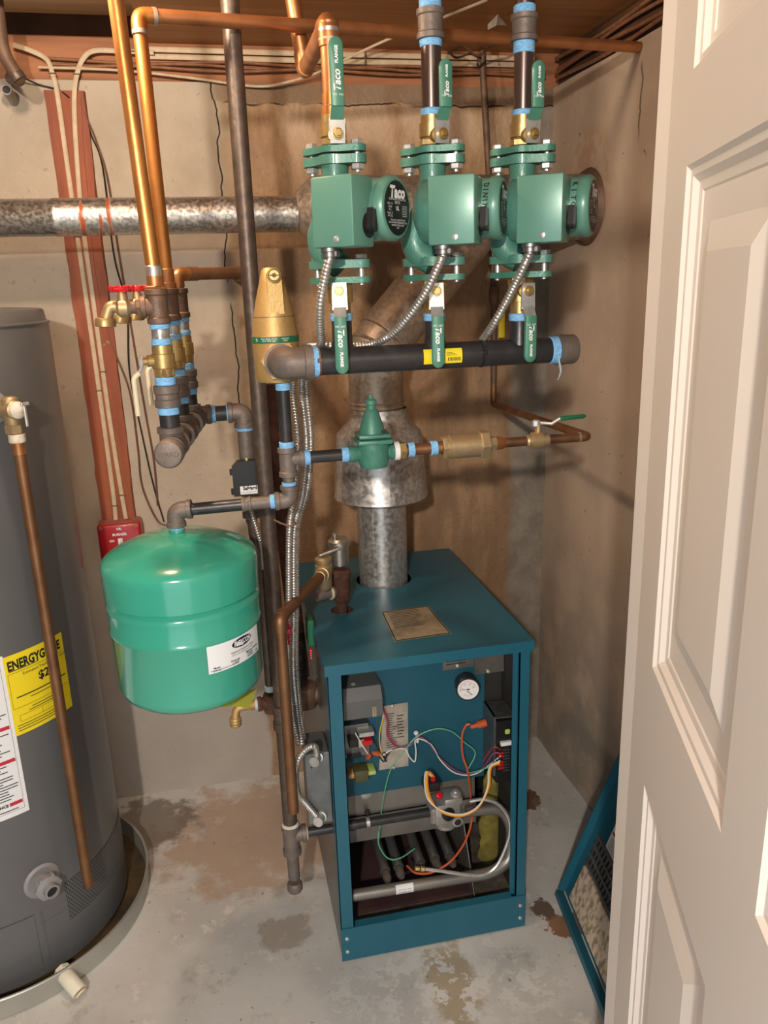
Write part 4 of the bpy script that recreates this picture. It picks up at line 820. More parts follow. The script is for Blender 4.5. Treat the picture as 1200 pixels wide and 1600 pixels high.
for i, sd in enumerate(((-.2, -.98, 0), (-.15, -.99, 0), (.03, -1, 0))):
    ball_valve(PXS[i], zl_(i, 491), 1.5085, sd, zl_(i, 455)+.001, -1, 'brass ball valve with hanging green lever below the %s pump' % who[i], 1.4995, (.124, .118, .112)[i])
# ------------------------------------------------------------------ supply header
HZ, HRD = 1.3805, .0212
hd0, hd1 = P(490, 568, PY).x, P(866, 548, PY).x
hdr = thing('supply_header', 'thick black steel header pipe feeding the three pumps', 'pipe', ((hd0+hd1)/2, PY, HZ-.03))
hp = pipe('header_pipe', (hd0, PY, HZ), (hd1+.02, PY, HZ), HRD, 'black_pipe', hdr, 32)
for i in range(3):
    link_mesh('branch', MB().lathe((PXS[i], PY, HZ+.012), UZ, [(0, .0195), (.012, .018), (.02, .0160), (zl_(i, 499)-HZ-.012, .0160)], 24), 'black_pipe', hdr); tape((PXS[i], PY, zl_(i, 501)), (PXS[i], PY, zl_(i, 489)), .0175, hdr)
tape((hd1-.010, PY, HZ), (hd1+.006, PY, HZ), .0225, hdr)
link_mesh('end_cap', MB().lathe((hd1+.003, PY, HZ), UX, [(0, .022), (.001, .0258), (.012, .0258), (.013, .0245), (.030, .0245), (.034, .022), (.035, .014)], 32), 'cast_fitting', hdr)
for k in range(3): link_mesh('loose_thread', MB().tube(spline([V(hd1-.002, PY-.022, HZ-.008), V(hd1+.002*k, PY-.022, HZ-.025-.004*k), V(hd1+.004-.003*k, PY-.021, HZ-.036-.006*k)], 4), .0005, 5), 'tape_pale', hdr)
def hdpatch(x0, x1, a0, a1, dr, n=10):
    mb = MB(); vs = []
    for i in range(n+1): a = a0+(a1-a0)*i/n; vs += [V(x0, PY-(HRD+dr)*math.cos(a), HZ+(HRD+dr)*math.sin(a)), V(x1, PY-(HRD+dr)*math.cos(a), HZ+(HRD+dr)*math.sin(a))]
    return mb.add(vs, [(2*i, 2*i+1, 2*i+3, 2*i+2) for i in range(n)])
sx0, sx1 = P(662, 556, PY-.02).x, P(722, 556, PY-.02).x
ys = link_mesh('barcode_sticker', hdpatch(sx0, sx1, -.52, .62, .0005), 'label_yellow', hp)
rnd = random.Random(2); x = sx1-.024
while x < sx1-.004:
    ww = .0005+.0012*rnd.random(); link_mesh('barcode_bar', hdpatch(x, x+ww, -.32, -.05, .0009, 3), 'ink', ys); x += ww+.0006+.001*rnd.random()
for k in range(3): link_mesh('print_line', hdpatch(sx1-.026, sx1-.008-.004*k, .08+.1*k, .11+.1*k, .0009, 2), 'ink', ys)
for x, m_ in ((P(499, 548, PY-.02).x, 'cast_brown'), (P(757, 548, PY-.02).x, 'black_plastic')):
    z_ = link_mesh('zip_tie', MB().lathe((x-.0025, PY, HZ), UX, [(0, .0212), (.0005, .0225), (.0045, .0225), (.005, .0212)], 28).box((x, PY-.022, HZ+.004), (.008, .006, .007), bev=.001), m_, hdr)
elb = P(437, 568, PY)
elbow('reducing_elbow', (elb.x+.006, PY, HZ), UX, UY, .044, .0248, 'cast_fitting', hdr, 24); tape((hd0-.004, PY, HZ), (hd0+.008, PY, HZ), .0228, hdr)
# ------------------------------------------------------------------ brass air separator
AX, AY = P(430, 520, 1.365).x, 1.37; za = lambda y: P(430, y, AY).z
sepz = [(597, .02), (595, .034), (588, .0365), (535, .0385), (524, .0385), (520, .0375), (495, .034), (493, .0335), (470, .0285), (440, .0205), (422, .0155), (418, .012)]
asp = thing('air_separator', 'brass cone-topped air separator with green band at the header inlet', 'air separator', (AX, AY, za(597)))
bsep = link_mesh('separator_body', MB().lathe((AX, AY, 0), UZ, [(za(y), r) for y, r in sepz], 32), 'brass_cast', asp)
link_mesh('joint_line', MB().lathe((AX, AY, 0), UZ, [(za(494.5), .0345), (za(493.5), .0345)], 32, cap=False), 'cast_brown', bsep)
bn = link_mesh('green_band', MB().lathe((AX, AY, 0), UZ, [(za(534), .0387), (za(533.5), .0392), (za(524.5), .0392), (za(524), .0387)], 40, cap=False), 'lever_dark_green', asp)
zb_ = (za(534)+za(524))/2
def swrap(a0): return lambda x, y: V(AX+.0396*math.sin(a0+x/.039), AY-.0396*math.cos(a0+x/.039), zb_+y)
text('MAX PRESS 150 PSI\nMAX TEMP 250F', .0033, 0, UX, UZ, 'ink_white', bn, wrap=swrap(-.35)); text('MADE IN\nITALY', .0033, 0, UX, UZ, 'ink_white', bn, wrap=swrap(.35)); text('%', .007, 0, UX, UZ, 'ink_white', bn, wrap=swrap(-.95))
link_mesh('vent_rib', MB().prism([(-.013, za(490)), (.013, za(490)), (.0115, za(428)), (-.0115, za(428))], (AX+.002, AY-.014, 0), UX, V(0, 0, 1), .018), 'brass_cast', asp)
vc = P(428, 430, AY-.036); nv = link_mesh('vent_cap', MB().lathe(vc+V(0, .022, 0), TO, [(0, .009), (.018, .009), (.019, .0115), (.026, .0115), (.027, .0095), (.0245, .008)], 20), 'brass', asp)
link_mesh('vent_core', MB().lathe(vc-V(0, .003, 0), TO, [(0, .0035), (.002, .003)], 10).box(vc-V(0, .003, 0), (.015, .001, .0018)), 'cast_brown', nv)
link_mesh('hex_boss', MB().hex((elb.x+.006, AY-.05, HZ), (elb.x+.006, AY-.02, HZ), .033), 'brass_cast', asp)
# ------------------------------------------------------------------ feed branch down to the expansion tank and make-up line
MY = 1.36
fd = thing('tank_feed_piping', 'black steel tee and elbow piping linking air separator to expansion tank', 'pipe', (.1, MY, P(450, 790, MY).z))
vx = P(445, 650, MY).x; zm = lambda y: P(447, y, MY).z
tape((vx, MY, zm(609)), (vx, MY, zm(595)), .0128, fd); pipe('nipple', (vx, MY, zm(695)), (vx, MY, zm(600)), .0108, 'black_pipe', fd); tape((vx, MY, zm(700)), (vx, MY, zm(690)), .0128, fd)
zt_ = zm(717); tee('tee', (vx, MY, zm(745)), (vx, MY, zm(699)), (vx, MY, zt_), .0145, 'cast_fitting', fd, UX, .028)
pipe('nipple', (vx, MY, zm(770)), (vx, MY, zm(744)), .0108, 'cast_fitting', fd); tape((vx, MY, zm(761)), (vx, MY, zm(753)), .0125, fd)
zel = P(445, 782, MY).z; elbow('elbow', (vx, MY, zel), UZ, -UX, .026, .0145, 'cast_fitting', fd)
tkx = TC.x; ty = TC.y; zel2 = P(282, 798, 1.375).z
A = V(vx-.026, MY, zel); B = V(tkx+.028, 1.378, zel2); dd_ = (B-A)
tape(A+dd_*.0, A+dd_*.06, .0125, fd); pipe('nipple', A, A+dd_*.32, .0112, 'cast_fitting', fd); coupling('coupling', A+dd_*.28, A+dd_*.40, .0118, 'cast_fitting', fd, band=.3); pipe('nipple', A+dd_*.38, B, .0108, 'black_pipe', fd)
elbow('elbow', (tkx, ty, zel2), dd_*-1, -UZ, .028, .0150, 'cast_fitting', fd); tape((tkx, ty, zel2-.034), (tkx, ty, zel2-.024), .0125, fd)
mk = thing('make_up_water_line', 'horizontal make-up water line with copper tail turning back to the wall', 'pipe', (.45, MY, zt_-.02))
lx = lambda x, y: V(P(x, y, MY-.0).x, MY, P(x, y, MY).z)
b0 = V(vx+.027, MY, zt_); pr0 = lx(545, 713); pr0.z = zt_
pipe('nipple', b0, (pr0.x, MY, zt_), .0108, 'black_pipe', mk); tape(b0, b0+UX*.012, .0128, mk); tape((pr0.x-.013, MY, zt_), (pr0.x+.0, MY, zt_), .0128, mk)
def zx(x): return zt_
pr = thing('pressure_reducing_valve', 'green bell-shaped pressure reducing valve on the make-up line', 'valve', (lx(583, 700).x, MY, zt_-.03)); pcx = lx(583, 700).x
link_mesh('valve_body', MB().lathe((pcx, MY, zt_-.028), UZ, [(0, .012), (.003, .024), (.014, .0275), (.035, .0275), (.046, .028)], 28).lathe((pr0.x, MY, zt_), UX, [(0, .0145), (.012, .0145), (.016, .012), (2*(pcx-pr0.x)-.016, .012), (2*(pcx-pr0.x)-.012, .0155), (2*(pcx-pr0.x), .0155)], 20), 'valve_green', pr)
zp = zt_+.018
link_mesh('diaphragm_flange', MB().box((pcx, MY, zp+.004), (.062, .058, .009), bev=.004, seg=2).box((pcx, MY, zp+.014), (.058, .054, .008), bev=.004, seg=2), 'valve_green', pr)
link_mesh('spring_bell', MB().lathe((pcx-.001, MY, zp+.016), UZ, [(0, .0235), (.006, .0225), (.04, .0125), (.044, .0085), (.050, .0085), (.052, .010), (.058, .010), (.060, .007), (.061, .004), (.068, .004)], 24), 'valve_green', pr)
link_mesh('bell_slot', MB().box((pcx+.016, MY-.0175, zp+.021), (.012, .003, .004)), 'ink', pr)
text('B&G', .011, (pcx, MY-.0284, zt_+.003), UX, UZ, 'cast_green', pr)
x_ = lx(620, 707).x; xe = lambda p: lx(p, 700).x
link_mesh('union_nut', MB().hex((xe(622), MY, zt_), (xe(634), MY, zt_), .0155), 'brass', mk); pipe('brass_nipple', (xe(632), MY, zt_), (xe(690), MY, zt_), .0105, 'copper_old', mk)
tape((xe(637), MY, zt_), (xe(647), MY, zt_), .0125, mk); tape((xe(672), MY, zt_), (xe(683), MY, zt_), .0125, mk)
link_mesh('paper_label', MB().lathe((xe(615), MY, zt_), UX, [(0, .0165), (.009, .0165)], 18), 'white_paint', mk)
bp_ = thing('backflow_preventer', 'brass backflow preventer with hex ends on the make-up line', 'valve', (xe(725), MY, zt_-.02))
link_mesh('valve_body', MB().lathe((xe(690), MY, zt_), UX, [(0, .012), (.006, .020), (.012, .020), (.013, .0218), (xe(752)-xe(690), .0218)], 22), 'brass_worn', bp_)
link_mesh('hex_end', MB().hex((xe(690), MY, zt_), (xe(699), MY, zt_), .021), 'brass_worn', bp_); link_mesh('hex_end', MB().hex((xe(748), MY, zt_), (xe(762), MY, zt_), .027).hex((xe(764), MY, zt_), (xe(775), MY, zt_), .0135), 'brass_worn', bp_)
pipe('copper_pipe', (xe(774), MY, zt_), (xe(925)-.018, MY, zt_), .0088, 'copper_old', mk); link_mesh('adapter', MB().lathe((xe(775), MY, zt_), UX, [(0, .0125), (.014, .0105), (.016, .0088)], 14), 'copper', mk)
bv = thing('shutoff_valve', 'small brass shutoff valve with long dark green lever on copper line', 'valve', (xe(840), MY, zt_-.02)); vcx = xe(840)
link_mesh('valve_body', MB().lathe((vcx-.02, MY, zt_), UX, [(0, .0105), (.008, .0105), (.009, .016), (.026, .016), (.027, .0115), (.04, .0115)], 16).cyl((vcx, MY, zt_+.01), (vcx, MY, zt_+.03), .006, 10).lathe((vcx-.023, MY, zt_), UX, [(0, .010), (.004, .0115), (.005, .009)], 14), 'brass_worn', bv)
le0 = V(vcx-.004, MY, zt_+.032); le1 = P(862, 662, MY-.01); le2 = P(875, 654, MY-.012); le3 = P(915, 650, MY-.012)
link_mesh('lever_arm', MB().tube([le0, le0+UX*.008, le1, le2], .0032, 8).hex(le0-UZ*.006, le0+UZ*.006, .007), 'steel', bv); link_mesh('lever_grip', MB().tube([le2, le2+(le3-le2)*.08, le2+(le3-le2)*.92, le3], [.003, .0042, .0042, .002], 8), 'lever_dark_green', bv)
cw = P(771, 632, 2.215); ce = V(xe(918), MY, zt_)
bent('copper_return', [(ce.x-.03, MY, zt_), (ce.x, MY, zt_), (cw.x, cw.y, cw.z), (cw.x, cw.y, cw.z+.06)], .0088, 'copper_old', mk, .014)
link_mesh('solder_joint', MB().lathe((ce.x-.02, MY, zt_), UX, [(0, .0098), (.004, .0098)], 12), 'solder', mk)
bent('cold_drop', [(cw.x, cw.y, cw.z+.05), P(772, 480, 2.215), (P(766, 300, 2.222).x, 2.225, P(766, 300, 2.2).z), P(755, 120, 2.225), P(754, 80, 2.225)], .0088, 'cast_brown', mk, .01)
q = P(772, 462, 2.21); link_mesh('old_valve', MB().lathe(q-UZ*.025, UZ, [(0, .011), (.01, .014), (.04, .014), (.05, .011)], 12), 'cast_brown', mk)
link_mesh('yellow_tag', MB().box(P(784, 508, 2.205), (.018, .0015, .07), bev=.0005), 'label_yellow', mk, smooth=False)

# ------------------------------------------------------------------ risers above the pumps
r1 = thing('copper_riser', 'copper riser above the unmarked pump, looping back under the ceiling', 'pipe', (PXS[0], PY, zv(0, 181)))
zt1 = P(508, 34, PY).z; X = PXS[0]
pipe('copper_pipe', (X, PY, zv(0, 181)), (X, PY, zt1), .0135, 'copper', r1); elbow('elbow', (X, PY, zt1), -UZ, UY, .032, .0155, 'copper', r1, band=False)
Yb = 1.57; Xb = P(476, 105, Yb).x; pipe('copper_pipe', (X, PY+.02, zt1), (Xb, Yb, zt1+.004), .0135, 'copper', r1); elbow('elbow', (Xb, Yb, zt1+.004), V(X-Xb, PY-Yb, 0), V(-.12, 0, 1), .028, .0152, 'copper', r1, band=False)
pipe('copper_pipe', (Xb-.002, Yb, zt1+.02), (Xb-.03, Yb, CZ+.01), .0135, 'copper', r1)
for z in (zv(0, 73), zv(0, 57)): link_mesh('solder_joint', MB().lathe((X, PY, z), UZ, [(0, .0152), (.01, .0156), (.011, .014)], 16), 'white_tape' if z < zv(0, 60) else 'solder', r1)
link_mesh('adapter', MB().lathe((X, PY, zv(0, 182)), UZ, [(0, .0165), (.012, .0165), (.014, .0145), (.03, .0145)], 18), 'copper_bright', r1); tape((X, PY, zv(0, 176)), (X, PY, zv(0, 166)), .0155, r1, 'tape_pale')
for i, (t0, t1, p1_, c0, c1, m_) in ((1, (183, 170, 70, 63, 14, 0)), (2, (184, 172, 80, 66, 22, 0))):
    X = PXS[i]; r_ = thing('black_riser', 'glossy black steel riser with coupling above the %s pump' % who[i], 'pipe', (X, PY, zv(i, 183)), 'black risers above the pumps')
    pipe('riser_pipe', (X, PY, zv(i, t0)), (X, PY, CZ+.01), .0148, 'black_gloss', r_, 24); tape((X, PY, zv(i, t0)), (X, PY, zv(i, t1)), .0162, r_); tape((X, PY, zv(i, p1_+4)), (X, PY, zv(i, c0-3)), .0162, r_)
    coupling('coupling', (X, PY, zv(i, c0)), (X, PY, zv(i, c1)), .0185, 'cast_fitting', r_, 24, .2); tape((X, PY, zv(i, c1)), (X, PY, zv(i, c1-14)), .0162, r_)

# ================================================================== RETURN MANIFOLD
RZ = 1.257; ra, rb_ = V(-.0745, 1.262, RZ), V(-.036, 1.615, RZ)
rm = thing('return_manifold', 'capped black return manifold below the three copper return stacks', 'pipe', (-.06, 1.43, RZ-.02)); rd = (rb_-ra).normalized()
link_mesh('manifold_pipe', MB().cyl(ra, rb_, .0165, 20), 'black_pipe', rm)
capo = ra-rd*.028; cp = link_mesh('end_cap', MB().lathe(capo, rd, [(0, .012), (.002, .0195), (.006, .0222), (.026, .0222), (.028, .0205), (.03, .0165)], 28), 'cast_fitting', rm)
text('WARD', .011, capo-rd*.0006, V(rd.y, -rd.x, 0), UZ, 'cast_brown', cp)
ST = [(-.0735, 1.300), (-.0610, 1.420), (-.0485, 1.540)]
zs = lambda y: P(250, y, 1.30).z
for k, (x, y) in enumerate(ST):
    c = ra+rd*((y-ra.y)/rd.y); link_mesh('manifold_tee', MB().lathe(c-rd*.032, rd, [(0, .017), (.001, .0215), (.01, .0215), (.012, .0195), (.052, .0195), (.054, .0215), (.063, .0215), (.064, .017)], 22).lathe(V(x, y, RZ), UZ, [(0, .0185), (.022, .0185), (.023, .021), (.032, .021), (.033, .017)], 20), 'cast_fitting', rm)
nm = ('nearest the capped manifold end', 'in the middle of the manifold', 'beside the wall, topped by a copper elbow')
for k, (x, y) in enumerate(ST):
    c = V(x, y, 0); s_ = thing('return_stack', 'stack of tee, nipples and check valve, %s' % ('at the capped end of the manifold', 'in the middle of the return manifold', 'at the wall end of the return manifold')[k], 'pipe', (x, y, RZ+.03), 'return stacks on the manifold')
    tee('drain_tee', c+UZ*zs(506), c+UZ*zs(451), c+UZ*zs(479), .0155, 'cast_brown', s_, -UX, .024, 18)
    text('WARD', .010, c+V(-.001, -.0160, zs(479)), -UZ, UX, 'cast_fitting', s_)
    pipe('nipple', c+UZ*zs(540), c+UZ*zs(505), .0135, 'galvanised', s_); tape(c+UZ*zs(514), c+UZ*zs(506), .0148, s_); tape(c+UZ*zs(539), c+UZ*zs(529), .0148, s_)
    pipe('nipple', c+UZ*zs(604), c+UZ*zs(586), .0135, 'black_pipe', s_); tape(c+UZ*zs(602), c+UZ*zs(589), .0158, s_)
    coupling('check_valve', c+UZ*zs(637), c+UZ*zs(602), .0178, 'cast_fitting', s_, 20, .34)
    pipe('nipple', c+UZ*(RZ+.03), c+UZ*zs(636), .0155, 'black_pipe', s_); tape(c+UZ*zs(648), c+UZ*zs(637), .0168, s_)
    v_ = thing('return_ball_valve', 'brass ball valve with cream wire lever, %s' % ('on the stack at the capped end', 'on the middle return stack', 'on the return stack by the wall')[k], 'valve', (x, y, zs(588)), 'ball valves on the return stacks')
    link_mesh('valve_body', MB().lathe(c+UZ*zs(588), UZ, [(0, .0155), (.012, .0165), (.013, .0178), (.034, .0178), (.035, .0155), (zs(540)-zs(588), .0155)], 20).hex(c+UZ*zs(588), c+UZ*zs(575), .0175).lathe(c+UZ*zs(563), V(-1, -.25, 0), [(0, .009), (.024, .009), (.025, .006), (.032, .006)], 12), 'brass', v_)
    st_ = c+UZ*zs(563)+V(-.031, -.008, 0); link_mesh('lever_nut', MB().hex(st_+V(.002, 0, 0), st_-V(.006, .001, 0), .0065), 'steel', v_)
    link_mesh('lever', MB().tube(arc_path([st_+V(0, 0, .008), st_+V(-.002, 0, -.012), st_+V(-.014, -.004, -.022), st_+V(-.014, -.004, -.034)], .008), .0028, 8), 'steel', v_); link_mesh('lever_grip', MB().tube(arc_path([st_+V(-.006, -.002, -.017), st_+V(-.015, -.004, -.024), st_+V(-.0145, -.004, -.082)], .008), .0042, 10), 'lever_cream', v_)
    d_ = thing('drain_cock', 'brass drain cock with red handle, %s' % ('on the stack at the capped end', 'on the middle return stack', 'on the return stack by the wall')[k], 'valve', (x-.06, y, zs(500)), 'drain cocks on the return stacks')
    dz = zs(479); e = V(x-.024, y, dz)
    link_mesh('shank', MB().hex(e+UX*.002, e-UX*.008, .0135).cyl(e-UX*.006, e-UX*.018, .0095, 14), 'cast_brown' if k == 0 else 'brass_worn', d_)
    link_mesh('valve_body', MB().lathe(e-UX*.014, -UX, [(0, .009), (.006, .0135), (.018, .0135), (.022, .010)], 16).tube(arc_path([e-UX*.03, e-UX*.045+UZ*.004, e-UX*.0525-UZ*.014], .012), .0088, 14).lathe(e-UX*.026+UZ*.006, UZ, [(0, .0085), (.012, .0075), (.02, .004)], 12), 'brass_worn', d_)
    link_mesh('hose_cap', MB().lathe(e-UX*.054-UZ*.014, V(-.08, 0, -1), [(0, .0135), (.003, .0155), (.012, .0155), (.013, .013)], 20), 'brass', d_)
    hh = e-UX*.026+UZ*.026; hm = MB().lathe(hh-UZ*.003, UZ, [(0, .006), (.006, .0055), (.009, .003)], 10)
    for q in range(4):
        a = q*math.pi/2+.5; dr = V(math.cos(a), math.sin(a), 0); hm.box(hh+dr*.010, (.015, .0065, .006), ux=dr, uy=UZ.cross(dr), bev=.0018); hm.box(hh+dr*.016+UZ*.002, (.006, .009, .010), ux=dr, uy=UZ.cross(dr), bev=.002)
    link_mesh('handle', hm, 'red_plastic', d_)
# copper returns
c1 = thing('copper_return_pipe', 'straight copper return pipe from the ceiling to the capped-end stack', 'pipe', (ST[0][0], 1.3, zs(445)), 'copper return pipes')
b = V(ST[0][0], 1.30, zs(440)); tpx = P(181, 0, 1.30); d = (tpx-b).normalized(); link_mesh('copper_pipe', MB().cyl(b, b+d*((CZ-b.z)/d.z+.01), .0112, 18), 'copper_bright', c1)
link_mesh('adapter', MB().lathe(b-UZ*.014, UZ, [(0, .0145), (.006, .0145), (.007, .0125), (.03, .0125), (.031, .0112)], 16).hex(b-UZ*.014, b-UZ*.006, .0165), 'copper', c1)
link_mesh('solder_joint', MB().lathe(b+UZ*.008, UZ, [(0, .0126), (.014, .0128), (.016, .0112)], 14), 'solder', c1)
c2 = thing('copper_return_pipe', 'copper return pipe to the middle stack, turning along the ceiling to the side wall', 'pipe', (ST[1][0], 1.42, zs(445)), 'copper return pipes')
b = V(ST[1][0], 1.42, zs(440)); e = P(216, 24, 1.46); w_ = PX(1000, 74, WX)
link_mesh('copper_pipe', MB().cyl(b, e-UZ*.02, .0112, 18), 'copper_bright', c2); hv = (w_-e).normalized()
elbow('elbow', e, b-e, hv, .024, .0125, 'copper_bright', c2, band=False); pipe('copper_pipe', e+hv*.018, w_, .0112, 'copper', c2)
for q, dd2 in ((e+hv*.022, hv), (e+(b-e).normalized()*.022, (b-e).normalized())): link_mesh('solder_joint', MB().lathe(q, dd2, [(0, .0128), (.006, .0128), (.007, .0112)], 14), 'solder', c2)
link_mesh('patina', MB().cyl(P(534, 37, (e+hv*.55).y), P(560, 40, (e+hv*.57).y), .0118, 16), 'tape_pale', c2) if False else None
link_mesh('adapter', MB().lathe(b-UZ*.014, UZ, [(0, .0145), (.012, .0145), (.013, .0125), (.034, .0125), (.035, .0112)], 16), 'copper', c2)
c3 = thing('copper_return_pipe', 'short copper elbow and horizontal pipe on the wall-end stack', 'pipe', (ST[2][0], 1.54, zs(445)), 'copper return pipes')
b = V(ST[2][0], 1.54, zs(452)); ez = 1.524; en = V(P(378, 434, 1.62).x, 1.625, ez)
pipe('copper_pipe', b, V(b.x, b.y, ez), .0112, 'copper', c3); hv = (en-V(b.x, b.y, ez)).normalized(); elbow('elbow', (b.x, b.y, ez), -UZ, hv, .022, .0125, 'copper', c3, band=False)
bent('copper_pipe', [V(b.x, b.y, ez)+hv*.015, en+UX*.012, V(en.x+.012, WY-.002, ez)], .0112, 'copper_old', c3, .02)
for t_ in (.16, .9): link_mesh('coupling', MB().lathe(V(b.x, b.y, ez).lerp(en, t_), hv, [(0, .0126), (.02, .0126), (.021, .0112)], 14), 'copper_old', c3)
# link from the manifold to the low-water cut-off
rk = thing('return_link_piping', 'black nipple and elbow from return manifold down to the cut-off box', 'pipe', (0, 1.62, 1.1)); lz = RZ
el = P(381, 650, 1.625); el = V(el.x, 1.625, lz)
coupling('fitting', (rb_.x-.006, 1.62, lz), (rb_.x+.026, 1.622, lz), .0175, 'cast_fitting', rk, 20, .3); pipe('nipple', (rb_.x+.02, 1.622, lz), (el.x-.02, 1.625, lz), .0155, 'black_pipe', rk)
tape((rb_.x+.026, 1.622, lz), (rb_.x+.034, 1.622, lz), .017, rk); tape((el.x-.034, 1.625, lz), (el.x-.026, 1.625, lz), .017, rk)
elbow('elbow', el, -UX, -UZ, .030, .0185, 'cast_fitting', rk); zlk = P(388, 682, 1.625).z; tape(el-UZ*.028, el-UZ*.038, .017, rk)
zg = P(395, 790, 1.64).z; pipe('drop_pipe', (el.x, 1.625, zg), (el.x, 1.625, lz-.02), .0155, 'cast_fitting', rk)
link_mesh('sensor_tee', MB().lathe((el.x, 1.625, zg-.02), UZ, [(0, .019), (.012, .019), (.013, .0175), (.06, .0175), (.061, .019), (.075, .019)], 18), 'cast_fitting', rk)
zl2 = P(420, 1074, 1.625).z; sx_ = P(413, 960, 1.625).x
bent('drop_pipe', [(el.x, 1.625, zg), (el.x, 1.625, zg-.05), (sx_, 1.625, zg-.11), (sx_, 1.625, zl2)], .0105, 'gas_iron', rk, .03); tape((sx_, 1.625, zl2+.006), (sx_, 1.625, zl2-.008), .0122, rk, 'tape_pale')
zdn = P(420, 1098, 1.625).z; link_mesh('drain_tee', MB().lathe((sx_, 1.625, zdn-.022), UZ, [(0, .016), (.006, .018), (.012, .0165), (.034, .0165), (.038, .018), (.044, .016)], 16).lathe((sx_, 1.625, zdn), -UX, [(0, .014), (.02, .014), (.021, .0165), (.03, .0165)], 16).lathe((sx_, 1.625, zdn), UX, [(0, .014), (.06, .014)], 16), 'rust', rk)
bd_ = thing('boiler_drain', 'brass boiler drain with hose thread below the expansion tank', 'valve', (sx_-.05, 1.625, zdn-.03))
tape((sx_-.029, 1.625, zdn), (sx_-.036, 1.625, zdn), .0115, bd_, 'tape_pale'); xd = P(366, 1105, 1.625).x
link_mesh('valve_body', MB().lathe((sx_-.032, 1.625, zdn), -UX, [(0, .010), (.012, .012), (.014, .0095), (.028, .0095)], 14).tube(arc_path([(sx_-.055, 1.625, zdn), (xd+.004, 1.625, zdn-.003), (xd, 1.62, zdn-.026)], .012), .0095, 12), 'brass_cast', bd_)
link_mesh('hose_thread', MB().lathe((xd, 1.62, zdn-.022), -UZ, [(0, .012), (.004, .0135), (.007, .0125), (.010, .0138), (.014, .0125), (.018, .0135), (.022, .011)], 16), 'brass_cast', bd_)
# low water cut-off
lw = thing('low_water_cutoff', 'black plastic low water cut-off box with white nameplate', 'control box', (P(385, 745, 1.6).x, 1.60, P(385, 776, 1.58).z))
q0, q1 = P(366, 776, 1.585), P(408, 719, 1.585)
lwb = link_mesh('box', MB().prism([(q0.x, q0.z), (q1.x, q0.z), (q1.x, q1.z), (q0.x+.012, q1.z), (q0.x, q1.z-.012)], (0, 1.605, 0), UX, UZ, .022), 'black_plastic', lw, smooth=False)
for z in (q0.z+.008, q1.z-.022): link_mesh('hinge_lug', MB().box((q0.x-.002, 1.595, z), (.006, .014, .011), bev=.001), 'black_plastic', lwb)
n0, n1 = P(376, 773, 1.582), P(404, 758, 1.582); npl = link_mesh('nameplate', MB().span((n0.x, 1.581, n0.z), (n1.x+.006, 1.5825, n1.z), bev=.0005), 'label_white', lwb)
text('Safgard', .0105, ((n0.x+n1.x)/2+.001, 1.5806, n0.z+.0125), UX, UZ, 'ink', npl, bold=.0004, sx=.92); text('LOW WATER CUT-OFF', .0035, ((n0.x+n1.x)/2+.001, 1.5806, n0.z+.004), UX, UZ, 'ink', npl)
link_mesh('indicator', MB().box((q0.x+.03, 1.59, q1.z+.003), (.004, .004, .005)), 'lime', lwb)

# ================================================================== GAS PIPE
GX, GY, GR = .0815, 1.545, .0158; zgas = lambda y: P(452, y, GY).z
gp_ = thing('gas_pipe', 'long dark iron gas pipe from ceiling to floor with drip leg', 'pipe', (GX, GY, zgas(1392)))
zbt = zgas(1305); pipe('riser', (GX, GY, zgas(1290)), (GX, GY, CZ+.01), GR, 'gas_iron', gp_, 20)
tee('tee', (GX, GY, zgas(1334)), (GX, GY, zgas(1288)), (GX, GY, zbt), .0185, 'cast_fitting', gp_, UX, .034, 20); pipe('drip_leg', (GX, GY, zgas(1372)), (GX, GY, zgas(1330)), .0135, 'cast_fitting', gp_)
link_mesh('drip_cap', MB().lathe((GX, GY, zgas(1394)), UZ, [(0, .008), (.003, .0155), (.008, .0178), (.02, .0178), (.023, .0165), (.026, .0135)], 20), 'cast_fitting', gp_)
link_mesh('sealant', MB().lathe((GX, GY, zgas(1291)), UZ, [(0, .0205), (.006, .0195), (.010, .0162)], 18), 'white_tape', gp_); link_mesh('sealant', MB().lathe((GX+.034, GY, zbt), UX, [(0, .0175), (.003, .0165), (.005, .0112)], 16), 'white_tape', gp_)
pipe('branch', (GX+.032, GY, zbt), (VC.x-.04, GY, zbt), .0108, 'black_pipe', gp_); xx = P(602, 1290, GY).x
link_mesh('union', MB().lathe((P(551, 1298, GY).x-.012, GY, zbt), UX, [(0, .0125), (.02, .0125)], 16), 'black_pipe', gp_); link_mesh('pipe_strap', MB().lathe((P(575, 1295, GY).x-.004, GY, zbt), UX, [(0, .0115), (.008, .0115)], 16), 'steel', gp_)
coupling('coupling', (GX, GY, zgas(1136)), (GX, GY, zgas(1098)), .019, 'gas_iron', gp_, 18, .3)
gh = P(447, 985, 1.475); gc_ = link_mesh('gas_cock_handle', MB().box(gh+V(.004, 0, 0), (.004, .014, .062), bev=.003, seg=2).lathe(gh, V(1, 0, 0), [(0, .012), (.007, .012), (.009, .004), (.013, .004)], 14), 'red_plastic', gp_)
